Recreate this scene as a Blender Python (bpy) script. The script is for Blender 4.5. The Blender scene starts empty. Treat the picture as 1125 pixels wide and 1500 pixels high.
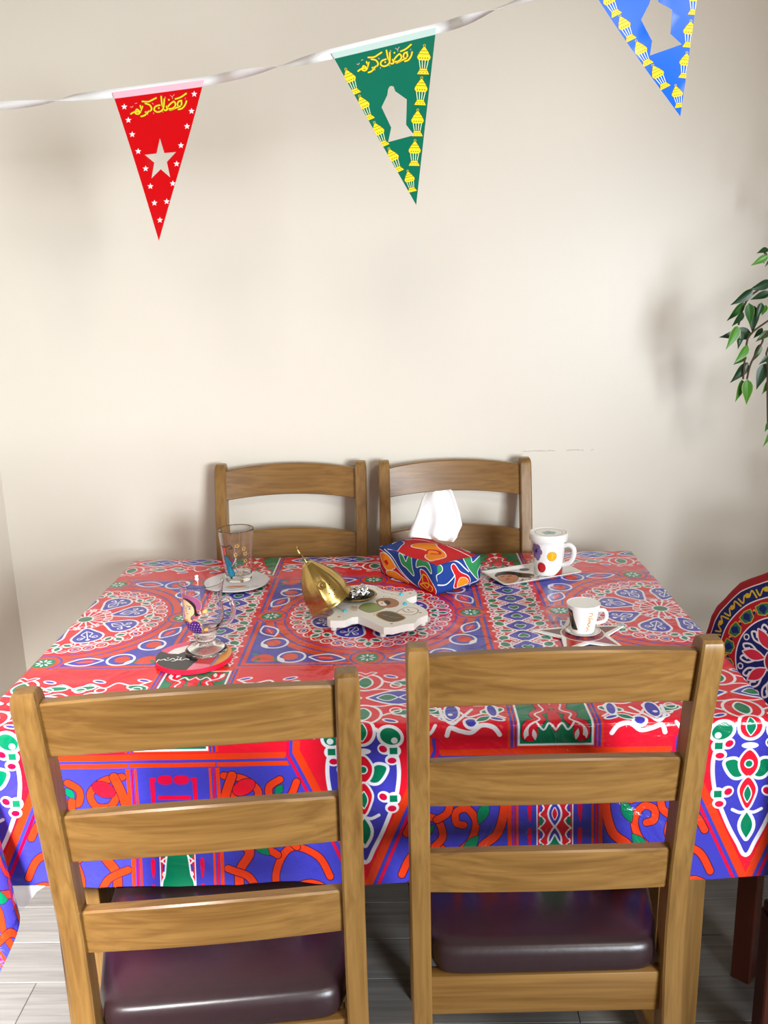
import bpy, bmesh, math, random
import numpy as np
from mathutils import Vector, Matrix, Euler
from mathutils.geometry import delaunay_2d_cdt

SC = bpy.context.scene
COL = SC.collection
PI = math.pi
rnd = random.Random(7)

# ------------------------------------------------------------------ camera
FPX, TH, ROLL, YAW, CH = 1304.32, .2438, -.0265, -.0214, 1.5237   # focal length in pixels of the 1125x1500 frame, pitch, roll, yaw, height
_F = Vector((math.sin(YAW) * math.cos(TH), math.cos(YAW) * math.cos(TH), -math.sin(TH)))
_r0 = Vector((math.cos(YAW), -math.sin(YAW), 0))
_u0 = _r0.cross(_F)
_R = math.cos(ROLL) * _r0 + math.sin(ROLL) * _u0
_U = -math.sin(ROLL) * _r0 + math.cos(ROLL) * _u0
_C = Vector((0, 0, CH))
cam = bpy.data.cameras.new('camera')
camo = bpy.data.objects.new('camera', cam)
COL.objects.link(camo)
camo.matrix_world = Matrix(((_R.x, _U.x, -_F.x, 0), (_R.y, _U.y, -_F.y, 0), (_R.z, _U.z, -_F.z, CH), (0, 0, 0, 1)))
cam.sensor_fit = 'HORIZONTAL'
cam.sensor_width = 36
cam.lens = 36 * FPX / 1125
cam.clip_start = .05
SC.camera = camo

# ------------------------------------------------------------------ world, lights, exposure
w = bpy.data.worlds.new('world')
SC.world = w
w.use_nodes = True
w.node_tree.nodes['Background'].inputs[0].default_value = (1.0, .87, .71, 1)
w.node_tree.nodes['Background'].inputs[1].default_value = .27

def area(name, loc, target, sx, sy, power, color):
    l = bpy.data.lights.new(name, 'AREA')
    l.shape = 'RECTANGLE'
    l.size, l.size_y, l.energy, l.color = sx, sy, power, color
    o = bpy.data.objects.new(name, l)
    COL.objects.link(o)
    o.location = loc
    o.rotation_euler = (Vector(target) - Vector(loc)).to_track_quat('-Z', 'Y').to_euler()
    return o
area('window_light', (1.85, -1.5, 1.45), (-.86, 2.64, 1.02), 1.1, 1.3, 24, (.87, .95, 1.0)).data.spread = math.radians(60)
area('ceiling_light', (1.1, -.4, 2.72), (-.1, 2.4, 1.1), .4, .4, 6, (1.0, .93, .82)).data.spread = math.radians(100)
area('added_floor_light', (-.8, -.7, 2.4), (-.98, 1.75, 0), .5, .5, 13, (1, 1, 1)).data.spread = math.radians(32)  # narrow lamp added to brighten the floor at the left; no door stands there
SC.view_settings.view_transform = 'Standard'
SC.view_settings.look = 'None'
SC.view_settings.exposure = .2
SC.view_settings.gamma = 1
SC.view_settings.use_curve_mapping = False

def ray(px, py):
    return _F + _R * ((px - 562.5) / FPX) - _U * ((py - 750) / FPX)
def onz(px, py, z):
    d = ray(px, py); return _C + d * ((z - CH) / d.z)
def ony(px, py, y):
    d = ray(px, py); return _C + d * (y / d.y)

# ------------------------------------------------------------------ mesh helpers
def link(o, parent=None):
    COL.objects.link(o)
    if parent is not None: o.parent = parent
    return o
def mesh(name, verts, faces, mat=None, parent=None, smooth=False, uv=None):
    m = bpy.data.meshes.new(name)
    m.from_pydata([tuple(v) for v in verts], [], faces)
    if uv is not None:
        L = m.uv_layers.new(name='UVMap')
        idx = np.zeros(len(m.loops), dtype=np.int32)
        m.loops.foreach_get('vertex_index', idx)
        L.data.foreach_set('uv', np.array(uv, dtype=np.float32)[idx].ravel())
    if smooth:
        m.polygons.foreach_set('use_smooth', [True] * len(m.polygons))
    if mat: m.materials.append(mat)
    m.update()
    return link(bpy.data.objects.new(name, m), parent)
def frombm(name, bm, mat, parent=None, smooth=False, angle=None, recalc=True):
    m = bpy.data.meshes.new(name)
    if recalc: bmesh.ops.recalc_face_normals(bm, faces=bm.faces[:])
    bm.to_mesh(m); bm.free()
    if smooth:
        m.polygons.foreach_set('use_smooth', [True] * len(m.polygons))
        if angle: m.set_sharp_from_angle(angle=angle)
    if mat: m.materials.append(mat)
    return link(bpy.data.objects.new(name, m), parent)
def box(name, lo, hi, mat, parent=None, bev=.002, seg=2):
    bm = bmesh.new()
    bmesh.ops.create_cube(bm, size=1)
    lo, hi = Vector(lo), Vector(hi)
    for v in bm.verts:
        v.co = Vector([(lo[i] + hi[i]) / 2 + v.co[i] * (hi[i] - lo[i]) for i in range(3)])
    if bev: bmesh.ops.bevel(bm, geom=bm.edges[:], offset=bev, segments=seg, affect='EDGES', profile=.5)
    return frombm(name, bm, mat, parent, True, .6)
def loft(name, rings, mat, parent=None, smooth=True, caps=True, closed=False, angle=.7, recalc=True):
    n = len(rings[0]); vs = [p for r in rings for p in r]; fs = []
    k = len(rings)
    for i in range(k if closed else k - 1):
        a, b = i * n, ((i + 1) % k) * n
        for j in range(n):
            fs.append((a + j, a + (j + 1) % n, b + (j + 1) % n, b + j))
    if caps and not closed:
        fs.append(tuple(range(n))[::-1]); fs.append(tuple(range((k - 1) * n, k * n)))
    bm = bmesh.new()
    bv = [bm.verts.new(v) for v in vs]
    for f in fs:
        try: bm.faces.new([bv[i] for i in f])
        except ValueError: pass
    return frombm(name, bm, mat, parent, smooth, angle, recalc)
def lathe_rings(prof, n=40, cx=0, cy=0):
    return [[(cx + r * math.cos(2 * PI * i / n), cy + r * math.sin(2 * PI * i / n), z) for i in range(n)] for r, z in prof]
def lathe(name, prof, mat, parent=None, n=40, angle=.7, closed=False, recalc=True):
    return loft(name, lathe_rings(prof, n), mat, parent, True, not closed, closed, angle, recalc)
def tube(name, pts, rad, mat, parent=None, n=10, caps=True):
    pts = [Vector(p) for p in pts]
    rad = rad if isinstance(rad, (list, tuple)) else [rad] * len(pts)
    rings = []; up = None
    for i, p in enumerate(pts):
        t = (pts[min(i + 1, len(pts) - 1)] - pts[max(i - 1, 0)]).normalized()
        if up is None: up = t.orthogonal().normalized()
        up = (up - t * up.dot(t)).normalized()
        s = t.cross(up)
        rings.append([p + (up * math.cos(2 * PI * k / n) + s * math.sin(2 * PI * k / n)) * rad[i] for k in range(n)])
    return loft(name, rings, mat, parent, True, caps)
def smooth_path(pts, n=8):
    pts = [Vector(p) for p in pts]; out = []
    for i in range(len(pts) - 1):
        p0, p1, p2, p3 = pts[max(i - 1, 0)], pts[i], pts[i + 1], pts[min(i + 2, len(pts) - 1)]
        for k in range(n):
            t = k / n
            out.append(.5 * ((2 * p1) + (p2 - p0) * t + (2 * p0 - 5 * p1 + 4 * p2 - p3) * t * t + (3 * p1 - p0 - 3 * p2 + p3) * t ** 3))
    out.append(pts[-1]); return out
def thing(name, label, cat, loc=(0, 0, 0), rz=0, group=None):
    o = bpy.data.objects.new(name, None); COL.objects.link(o)
    o.location = loc; o.rotation_euler = (0, 0, rz)
    return tag(o, label, cat, group)
def tag(o, label, cat, group=None):
    o['label'] = label; o['category'] = cat
    if group: o['group'] = group
    return o
def structure(o):
    o['kind'] = 'structure'; return o

# ------------------------------------------------------------------ drawing of flat print (computed here, nothing is loaded)
def cr(pts, n=10, closed=False):
    P = [np.array(p, float) for p in pts]; out = []; k = len(P)
    for i in range(k if closed else k - 1):
        if closed: p0, p1, p2, p3 = P[i - 1], P[i], P[(i + 1) % k], P[(i + 2) % k]
        else: p0, p1, p2, p3 = P[max(i - 1, 0)], P[i], P[i + 1], P[min(i + 2, k - 1)]
        for t in np.arange(n) / n:
            out.append(.5 * ((2 * p1) + (p2 - p0) * t + (2 * p0 - 5 * p1 + 4 * p2 - p3) * t * t + (3 * p1 - p0 - 3 * p2 + p3) * t ** 3))
    if not closed: out.append(P[-1])
    return np.array(out)
def ell(cx, cy, a, b, rot=0, n=28):
    t = np.linspace(0, 2 * PI, n, endpoint=False)
    x, y = a * np.cos(t), b * np.sin(t)
    return np.stack([cx + x * math.cos(rot) - y * math.sin(rot), cy + x * math.sin(rot) + y * math.cos(rot)], 1)
def lens(x0, y0, x1, y1, wd, n=9):
    a, b = np.array([x0, y0]), np.array([x1, y1]); d = b - a; nn = np.array([-d[1], d[0]]) / (np.hypot(*d) + 1e-9)
    t = np.linspace(0, 1, n)
    up = [a + d * k + nn * wd * math.sin(PI * k) for k in t]; dn = [a + d * k - nn * wd * math.sin(PI * k) for k in t[::-1]]
    return np.array(up + dn[1:-1])
class Canvas:
    def __init__(s, x0, y0, x1, y1, res, bg):
        s.x0, s.y0, s.res = x0, y0, res
        s.w, s.h = int(round((x1 - x0) / res)), int(round((y1 - y0) / res))
        s.im = np.ones((s.h, s.w, 4), np.float32)
        s.im[..., :3] = np.array(bg[:3]) / 255.
        s.im[..., 3] = bg[3] if len(bg) > 3 else 1
    def _box(s, P, pad):
        a = np.floor((P.min(0) - pad - (s.x0, s.y0)) / s.res).astype(int); b = np.ceil((P.max(0) + pad - (s.x0, s.y0)) / s.res).astype(int) + 1
        i0, j0 = max(a[0], 0), max(a[1], 0); i1, j1 = min(b[0], s.w), min(b[1], s.h)
        if i1 <= i0 or j1 <= j0: return None
        X, Y = np.meshgrid(s.x0 + (np.arange(i0, i1) + .5) * s.res, s.y0 + (np.arange(j0, j1) + .5) * s.res)
        return (slice(j0, j1), slice(i0, i1)), X, Y
    def _put(s, sl, cov, col):
        c = np.clip(cov, 0, 1)[..., None]; t = s.im[sl]
        t[..., :3] = t[..., :3] * (1 - c) + np.array(col[:3]) / 255. * c
        al = col[3] if len(col) > 3 else 1
        t[..., 3:] = t[..., 3:] * (1 - c) + al * c
    def _dist(s, P, X, Y, closed):
        D = np.full(X.shape, 1e9); ins = np.zeros(X.shape, bool); k = len(P)
        for i in range(k if closed else k - 1):
            ax, ay = P[i]; bx, by = P[(i + 1) % k]
            dx, dy = bx - ax, by - ay; L = dx * dx + dy * dy + 1e-18
            t = np.clip(((X - ax) * dx + (Y - ay) * dy) / L, 0, 1)
            D = np.minimum(D, (X - ax - t * dx) ** 2 + (Y - ay - t * dy) ** 2)
            if closed and ay != by:
                ins ^= ((ay > Y) != (by > Y)) & (X < (bx - ax) * (Y - ay) / (by - ay) + ax)
        return np.sqrt(D), ins
    def fill(s, P, col, out=None, ow=0):
        P = np.array(P, float); r = s._box(P, ow + s.res * 2)
        if r is None: return
        sl, X, Y = r; d, ins = s._dist(P, X, Y, True); sd = np.where(ins, -d, d)
        if out is not None: s._put(sl, .5 - (sd - ow) / s.res, out)
        s._put(sl, .5 - sd / s.res, col)
    def line(s, P, wd, col, out=None, ow=0, closed=False):
        P = np.array(P, float); r = s._box(P, wd / 2 + ow + s.res * 2)
        if r is None: return
        sl, X, Y = r; d, _ = s._dist(P, X, Y, closed)
        if out is not None: s._put(sl, .5 - (d - wd / 2 - ow) / s.res, out)
        s._put(sl, .5 - (d - wd / 2) / s.res, col)
    def disc(s, x, y, r, col, out=None, ow=0):
        b = s._box(np.array([[x - r, y - r], [x + r, y + r]]), ow + s.res * 2)
        if b is None: return
        sl, X, Y = b; d = np.hypot(X - x, Y - y) - r
        if out is not None: s._put(sl, .5 - (d - ow) / s.res, out)
        s._put(sl, .5 - d / s.res, col)
    def ring(s, x, y, r, wd, col):
        b = s._box(np.array([[x - r, y - r], [x + r, y + r]]), wd + s.res * 2)
        if b is None: return
        sl, X, Y = b
        s._put(sl, .5 - (np.abs(np.hypot(X - x, Y - y) - r) - wd / 2) / s.res, col)
    def rect(s, x0, y0, x1, y1, col):
        s.fill([(x0, y0), (x1, y0), (x1, y1), (x0, y1)], col)
    def image(s, name):
        im = bpy.data.images.new(name, s.w, s.h, alpha=True)
        im.pixels.foreach_set(s.im.ravel()); im.update(); im.pack()
        return im

# ------------------------------------------------------------------ materials
def lin(c):
    return tuple(((v / 255.) / 12.92 if v / 255. <= .04045 else ((v / 255. + .055) / 1.055) ** 2.4) for v in c[:3]) + (1,)
def newmat(name):
    m = bpy.data.materials.new(name); m.use_nodes = True
    return m, m.node_tree.nodes, m.node_tree.links, m.node_tree.nodes['Principled BSDF']
def plain(name, col, rough=.5, metal=0, spec=.5, coat=0, noise=0, nscale=30, bump=0):
    m, N, L, b = newmat(name)
    b.inputs['Base Color'].default_value = lin(col); b.inputs['Roughness'].default_value = rough
    b.inputs['Metallic'].default_value = metal; b.inputs['Specular IOR Level'].default_value = spec; b.inputs['Coat Weight'].default_value = coat
    if noise or bump:
        tc = N.new('ShaderNodeTexCoord'); n = N.new('ShaderNodeTexNoise'); n.inputs['Scale'].default_value = nscale; n.inputs['Detail'].default_value = 4
        L.new(tc.outputs['Object'], n.inputs['Vector'])
        if noise:
            mx = N.new('ShaderNodeMix'); mx.data_type = 'RGBA'; mx.blend_type = 'MULTIPLY'
            mp = N.new('ShaderNodeMapRange'); mp.inputs[3].default_value = 1 - noise; mp.inputs[4].default_value = 1 + noise * .4
            L.new(n.outputs['Fac'], mp.inputs[0]); mx.inputs[0].default_value = 1; mx.inputs[6].default_value = lin(col); L.new(mp.outputs[0], mx.inputs[7]); L.new(mx.outputs[2], b.inputs['Base Color'])
        if bump:
            bp = N.new('ShaderNodeBump'); bp.inputs['Strength'].default_value = bump; bp.inputs['Distance'].default_value = .004
            L.new(n.outputs['Fac'], bp.inputs['Height']); L.new(bp.outputs[0], b.inputs['Normal'])
    return m
def wood(name, c1, c2, axis, rough=.34, scale=1):
    m, N, L, b = newmat(name)
    tc = N.new('ShaderNodeTexCoord'); mp = N.new('ShaderNodeMapping')
    s = [110 * scale] * 3; s[axis] = 3.5 * scale; mp.inputs['Scale'].default_value = s
    oi = N.new('ShaderNodeObjectInfo'); va = N.new('ShaderNodeVectorMath'); va.operation = 'ADD'
    mul = N.new('ShaderNodeMath'); mul.operation = 'MULTIPLY'; mul.inputs[1].default_value = 9
    L.new(oi.outputs['Random'], mul.inputs[0]); L.new(tc.outputs['Object'], va.inputs[0]); L.new(mul.outputs[0], va.inputs[1]); L.new(va.outputs[0], mp.inputs['Vector'])
    n = N.new('ShaderNodeTexNoise'); n.inputs['Scale'].default_value = 1; n.inputs['Detail'].default_value = 6; n.inputs['Distortion'].default_value = .6
    L.new(mp.outputs[0], n.inputs['Vector'])
    mp2 = N.new('ShaderNodeMapping'); s2 = [13 * scale] * 3; s2[axis] = 1.2 * scale; mp2.inputs['Scale'].default_value = s2
    n2 = N.new('ShaderNodeTexNoise'); n2.inputs['Scale'].default_value = 1; n2.inputs['Detail'].default_value = 3; n2.inputs['Distortion'].default_value = 1.2
    L.new(va.outputs[0], mp2.inputs['Vector']); L.new(mp2.outputs[0], n2.inputs['Vector'])
    mi = N.new('ShaderNodeMath'); mi.operation = 'ADD'; h = N.new('ShaderNodeMath'); h.operation = 'MULTIPLY'; h.inputs[1].default_value = .8
    L.new(n2.outputs['Fac'], h.inputs[0]); L.new(n.outputs['Fac'], mi.inputs[0]); L.new(h.outputs[0], mi.inputs[1])
    r = N.new('ShaderNodeMapRange'); r.inputs[1].default_value = .5; r.inputs[2].default_value = 1.12
    L.new(mi.outputs[0], r.inputs[0])
    mx = N.new('ShaderNodeMix'); mx.data_type = 'RGBA'; L.new(r.outputs[0], mx.inputs[0]); mx.inputs[6].default_value = lin(c1); mx.inputs[7].default_value = lin(c2)
    L.new(mx.outputs[2], b.inputs['Base Color'])
    b.inputs['Roughness'].default_value = rough
    bp = N.new('ShaderNodeBump'); bp.inputs['Strength'].default_value = .12; bp.inputs['Distance'].default_value = .002
    L.new(n.outputs['Fac'], bp.inputs['Height']); L.new(bp.outputs[0], b.inputs['Normal'])
    return m
def printed(name, img, rough=.4, uvmap=True, bump=0, spec=.5, coat=0, interp='Linear', ext='EXTEND', alpha=False, glass=False):
    m, N, L, b = newmat(name)
    t = N.new('ShaderNodeTexImage'); t.image = img; t.extension = ext; t.interpolation = interp
    tc = N.new('ShaderNodeTexCoord'); L.new(tc.outputs['UV'], t.inputs['Vector'])
    L.new(t.outputs['Color'], b.inputs['Base Color'])
    b.inputs['Roughness'].default_value = rough; b.inputs['Specular IOR Level'].default_value = spec; b.inputs['Coat Weight'].default_value = coat
    if alpha: L.new(t.outputs['Alpha'], b.inputs['Alpha'])
    return m
def glassmat(name, tint=(1, 1, 1), rough=.0):
    m, N, L, b = newmat(name)
    b.inputs['Base Color'].default_value = tint + (1,); b.inputs['Roughness'].default_value = rough
    b.inputs['Transmission Weight'].default_value = 1; b.inputs['IOR'].default_value = 1.45
    return m
OAK = [wood('oak_grain_x', (98, 63, 26), (142, 104, 54), 0), wood('oak_grain_y', (98, 63, 26), (142, 104, 54), 1), wood('oak_grain_z', (102, 68, 30), (146, 109, 58), 2)]
DARKWOOD = [wood('dark_wood_x', (60, 28, 18), (92, 44, 28), 0), wood('dark_wood_y', (60, 28, 18), (92, 44, 28), 1), wood('dark_wood_z', (66, 30, 20), (100, 46, 32), 2)]
LEATHER = plain('brown_leather', (50, 32, 36), .34, spec=.6, noise=.25, nscale=60, bump=.08)

# ------------------------------------------------------------------ the room
WALLY, WALLX, CEIL = 2.64, -1.22, 2.85
def wall_material():
    m, N, L, b = newmat('cream_paint')
    tc = N.new('ShaderNodeTexCoord')
    n = N.new('ShaderNodeTexNoise'); n.inputs['Scale'].default_value = 220; n.inputs['Detail'].default_value = 2
    n2 = N.new('ShaderNodeTexNoise'); n2.inputs['Scale'].default_value = 1.7; n2.inputs['Detail'].default_value = 4
    L.new(tc.outputs['Object'], n.inputs['Vector']); L.new(tc.outputs['Object'], n2.inputs['Vector'])
    mx = N.new('ShaderNodeMix'); mx.data_type = 'RGBA'; L.new(n2.outputs['Fac'], mx.inputs[0])
    mx.inputs[6].default_value = lin((224, 216, 203)); mx.inputs[7].default_value = lin((229, 222, 210))
    # a faint scuff line where the chair backs rub the paint
    sx = N.new('ShaderNodeSeparateXYZ'); L.new(tc.outputs['Object'], sx.inputs[0])
    def math_(op, a, bb=None):
        k = N.new('ShaderNodeMath'); k.operation = op
        for i, v in enumerate((a, bb)):
            if v is None: continue
            if isinstance(v, (int, float)): k.inputs[i].default_value = v
            else: L.new(v, k.inputs[i])
        return k.outputs[0]
    n3 = N.new('ShaderNodeTexNoise'); n3.inputs['Scale'].default_value = 26; n3.inputs['Detail'].default_value = 3; L.new(tc.outputs['Object'], n3.inputs['Vector'])
    zz = math_('ABSOLUTE', math_('SUBTRACT', math_('SUBTRACT', sx.outputs[2], 1.0385), math_('MULTIPLY', n3.outputs['Fac'], .012)))
    band = math_('LESS_THAN', zz, .0016)
    xin = math_('LESS_THAN', math_('ABSOLUTE', math_('SUBTRACT', sx.outputs[0], .47)), .105)
    brk = math_('GREATER_THAN', n3.outputs['Fac'], .5)
    msk = math_('MULTIPLY', math_('MULTIPLY', math_('MULTIPLY', band, xin), brk), .35)
    mx2 = N.new('ShaderNodeMix'); mx2.data_type = 'RGBA'; L.new(msk, mx2.inputs[0]); L.new(mx.outputs[2], mx2.inputs[6]); mx2.inputs[7].default_value = lin((120, 105, 90))
    L.new(mx2.outputs[2], b.inputs['Base Color'])
    b.inputs['Roughness'].default_value = .34; b.inputs['Specular IOR Level'].default_value = .4
    bp = N.new('ShaderNodeBump'); bp.inputs['Strength'].default_value = .06; bp.inputs['Distance'].default_value = .002
    L.new(n.outputs['Fac'], bp.inputs['Height']); L.new(bp.outputs[0], b.inputs['Normal'])
    return m
WALLM = wall_material()
structure(box('wall_back', (WALLX - .1, WALLY, -.02), (2.6, WALLY + .1, CEIL), WALLM, None, 0))
structure(box('wall_left', (WALLX - .1, -1.2, -.02), (WALLX, WALLY, CEIL), WALLM, None, 0))
structure(box('blocker_wall_right', (1.75, .35, -.02), (1.85, WALLY, CEIL), WALLM, None, 0))  # unseen wall, added to block ambient light and darken the right side
structure(box('ceiling', (WALLX - .1, -1.2, CEIL), (2.6, WALLY + .1, CEIL + .06), plain('ceiling_white', (225, 220, 212), .8), None, 0))
SKIRT = plain('skirting_white', (232, 230, 224), .4)
structure(box('baseboard_back', (WALLX, WALLY - .016, 0), (1.75, WALLY, .11), SKIRT, None, .004))
structure(box('baseboard_left', (WALLX, -1.2, 0), (WALLX + .016, WALLY - .016, .11), SKIRT, None, .004))
floor = structure(box('floor', (WALLX - .1, -1.2, -.06), (2.6, WALLY + .1, -.012), plain('floor_underlay', (70, 68, 66), .8), None, 0))
PLANKM = [wood('grey_laminate_a', (104, 100, 97), (142, 138, 134), 0, .42), wood('grey_laminate_b', (110, 106, 103), (148, 144, 140), 0, .42)]
pw = .13
pm = {}
for row in range(30):
    y0 = WALLY - .016 - (row + 1) * pw
    x = WALLX + .016 - ((row * 7) % 5) * .22
    k = 0
    while x < 1.75:
        xa, xb = max(x, WALLX + .016), min(x + 1.22, 1.75)
        if xb - xa > .02:
            key = (round(xb - xa, 3), (row + k) % 2)
            if key not in pm:
                o = box('plank', (0, 0, -.012), (xb - xa - .0012, pw - .0012, 0), PLANKM[key[1]], floor, .0012, 1)
                pm[key] = o.data
            else:
                o = link(bpy.data.objects.new('plank', pm[key]), floor)
            o.location = (xa, y0, 0)
        x += 1.22; k += 1

# ------------------------------------------------------------------ the tablecloth print: one quarter of the repeat, mirrored by the shader
RED, ORG, BLU, WHT, GRN, CRM, DRK = (222, 22, 46), (222, 58, 22), (62, 60, 178), (238, 238, 246), (0, 122, 84), (214, 10, 62), (60, 20, 50)
HP = .34125                       # half the repeat across
MX, MY = -.08, 1.99               # a medallion's centre on the table
def cloth_tile():
    c = Canvas(0, 0, HP, .90, .0006, RED)
    YS = 1.08
    # --- medallion panel
    c.rect(0, 0, .268, .292, BLU); c.rect(0, 0, .262, .287, ORG); c.rect(0, 0, .253, .277, BLU)
    E = lambda r: ell(0, 0, r, r * YS, 0, 72)
    c.fill(E(.247), ORG); c.line(E(.226), .005, BLU, closed=True); c.fill(E(.207), RED); c.line(E(.203), .004, BLU, closed=True)
    # scalloped lace edge
    for k in range(-1, 11):
        a = (k + .5) * PI / 20; x, y = .176 * math.cos(a), .176 * YS * math.sin(a)
        c.disc(x, y, .0165, WHT)
    for k in range(-1, 11):
        a = (k + .5) * PI / 20; x, y = .176 * math.cos(a), .176 * YS * math.sin(a)
        c.disc(x, y, .0125, RED)
        c.fill(ell(x, y, .0068, .0042, a * 2), [BLU, GRN, RED, BLU][k % 4], WHT, .002)
    c.line(E(.158), .0035, WHT, closed=True)
    for k in range(0, 9):           # small curls
        a = (k + .25) * PI / 16; x, y = .147 * math.cos(a), .147 * YS * math.sin(a)
        c.ring(x, y, .0095, .0032, WHT)
        a2 = (k + .1) * PI / 12; x, y = .055 * math.cos(a2), .055 * YS * math.sin(a2)
        c.ring(x, y, .009, .003, WHT)
    for k in range(3):              # green flowers
        a = k * PI / 4; x, y = .158 * math.cos(a), .158 * YS * math.sin(a); ux, uy = math.cos(a), math.sin(a)
        c.fill(ell(x, y, .026, .030, a), RED)
        pp = [(x + ux * (.012 if s == 0 else -.008) - uy * s * .0155, y + uy * (.012 if s == 0 else -.008) + ux * s * .0155, s) for s in (-1, 0, 1)]
        for px, py, s in pp: c.fill(ell(px, py, .0135, .0115, a + s * .9), WHT)
        for px, py, s in pp:
            c.fill(lens(px - .011 * math.cos(a + s * 1.1), py - .011 * math.sin(a + s * 1.1), px + .011 * math.cos(a + s * 1.1), py + .011 * math.sin(a + s * 1.1), .0062), GRN)
        c.disc(x - ux * .004, y - uy * .004, .003, RED, WHT, .0016)
    for k in range(2):              # blue heart lobes
        a = (k + .5) * PI / 4; ux, uy = math.cos(a), math.sin(a)
        def q(r, t): return (ux * r - uy * t, (uy * r + ux * t) * YS)
        out = cr([q(.062, 0), q(.085, .017), q(.112, .032), q(.134, .024), q(.142, 0), q(.134, -.024), q(.112, -.032), q(.085, -.017)], 6, True)
        c.fill(out, BLU, WHT, .0055)
        for s in (-1, 1):
            c.line(cr([q(.08, 0), q(.096, s * .012), q(.112, s * .005), q(.122, s * .016)], 6), .0032, WHT)
            c.ring(*q(.118, s * .016), .0055, .0026, WHT)
        c.line([q(.085, 0), q(.134, 0)], .0028, WHT); c.disc(*q(.13, 0), .005, WHT)
    for k in range(5):
        a = k * PI / 8; c.line([(0, 0), (.06 * math.cos(a), .06 * YS * math.sin(a))], .0042, WHT)
    c.disc(0, 0, .016, GRN, WHT, .004)
    # rosettes on the four sides of the ring
    for x, y in ((.236, 0), (0, .258)):
        c.disc(x, y, .042, ORG); c.ring(x, y, .036, .0045, BLU); c.disc(x, y, .024, GRN)
        for k in range(8):
            a = k * PI / 4; c.fill(lens(x + .005 * math.cos(a), y + .005 * math.sin(a), x + .019 * math.cos(a), y + .019 * math.sin(a), .0026), WHT)
    # vines in the corners of the panel
    c.fill(cr([(.19, .262), (.21, .232), (.236, .236), (.243, .262), (.22, .272)], 5, True), ORG)
    for a, b in (((.2, .25), (.184, .268)), ((.232, .24), (.246, .222)), ((.225, .25), (.238, .268))): c.fill(lens(*a, *b, .005), GRN)
    for (x, y, lx, ly, tx, ty) in ((.160, .246, .09, .254, .05, .262), (.206, .168, .226, .10, .243, .066)):
        c.disc(x, y, .0255, BLU, WHT, .0055); c.disc(x + .003, y - .001, .0165, ORG)
        c.fill(lens(lx + (lx - tx) * .75, ly + (ly - ty) * .75, tx, ty, .017), BLU, WHT, .005)
        c.fill(lens(lx + (lx - tx) * .5, ly + (ly - ty) * .5, lx * .4 + tx * .6, ly * .4 + ty * .6, .010), RED); c.line([(lx + (lx - tx) * .3, ly + (ly - ty) * .3), (lx * .6 + tx * .4, ly * .6 + ty * .4)], .003, (240, 130, 150))
        c.fill(lens(x + .03, y + .0, x + .012, y + .03, .007), WHT)
    # --- upright strip between the panels
    c.rect(.268, 0, HP, .31, RED)
    for k in range(-1, 4):
        w0 = .0 + k * .122
        S = lambda t, ww: (HP - t, w0 + ww)
        c.line(cr([S(.068, -.06), S(.05, -.05), S(.062, -.03), S(.045, -.012), S(.066, .0), S(.046, .014), S(.062, .032), S(.05, .05), S(.068, .06)], 6), .0036, WHT)
        c.fill(cr([S(.0, -.061), S(.014, -.05), S(.032, -.031), S(.016, -.01), S(.0, .0), S(-.016, -.01), S(-.032, -.031), S(-.014, -.05)], 6, True), BLU, WHT, .005)
        c.fill(cr([S(.0, .061), S(.014, .05), S(.032, .031), S(.016, .01), S(.0, .0), S(-.016, .01), S(-.032, .031), S(-.014, .05)], 6, True), BLU, WHT, .005)
        for s in (-1, 1):
            c.fill(cr([S(0, s * .016), S(.011, s * .03), S(.006, s * .038), S(0, s * .034), S(-.006, s * .038), S(-.011, s * .03)], 5, True), GRN, WHT, .0022)
            c.fill(ell(*S(.046, s * .043), .0095, .0125, .4 * s), GRN, WHT, .0042)
            c.ring(*S(.05, s * .017), .0085, .0034, WHT); c.ring(*S(.024, s * .054), .0085, .003, WHT)
        c.fill(ell(*S(.035, 0), .013, .006, 0), GRN, WHT, .0042); c.fill(ell(*S(.036, .061), .013, .008, 0), RED, WHT, .004)
    c.rect(.268, 0, .2715, .6, RED)
    # --- border along the table edge
    c.rect(0, .292, HP, .602, RED); c.rect(0, .292, HP, .297, ORG)
    wc = .447
    for u0, gl in ((.066, 1), (.178, -1)):
        c.fill(lens(u0 - .058, wc, u0 + .058, wc, .027), BLU, WHT, .005)
        c.fill(lens(u0 - gl * .04, wc, u0 - gl * .004, wc, .012), GRN, WHT, .003)
        for s in (-1, 1):
            c.line(cr([(u0 + gl * .0, wc), (u0 + gl * .018, wc + s * .013), (u0 + gl * .034, wc + s * .004), (u0 + gl * .05, wc + s * .016)], 6), .0034, WHT)
    for s in (-1, 1):
        y = lambda d: wc + s * d
        c.line(cr([(0, y(.03)), (.03, y(.036)), (.06, y(.03)), (.09, y(.04)), (.122, y(.022)), (.15, y(.042)), (.18, y(.032)), (.21, y(.042)), (.262, y(.03))], 6), .0042, WHT)
        c.line(cr([(.03, y(.075)), (.06, y(.062)), (.08, y(.08)), (.115, y(.058)), (.135, y(.082)), (.17, y(.062)), (.19, y(.085)), (.225, y(.07)), (.255, y(.09))], 6), .005, WHT)
        for u, r in ((.045, .0), (.1, .3), (.205, -.3)):
            c.fill(ell(u + .03, y(.062), .02, .0085, r * s), GRN, WHT, .0042)
        for u in (.06, .125, .165, .235): c.ring(u, y(.053), .0105, .0036, WHT)
        for u in (.05, .15, .24): c.fill(ell(u, y(.093), .016, .0075, .4), WHT); c.fill(ell(u, y(.093), .011, .004, .4), BLU)
        c.fill(ell(0, y(.068), .031, .034), RED, WHT, .0055); c.fill(cr([(0, y(.045)), (.012, y(.06)), (.010, y(.078)), (0, y(.088)), (-.01, y(.078)), (-.012, y(.06))], 5, True), GRN, WHT, .004)
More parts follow.
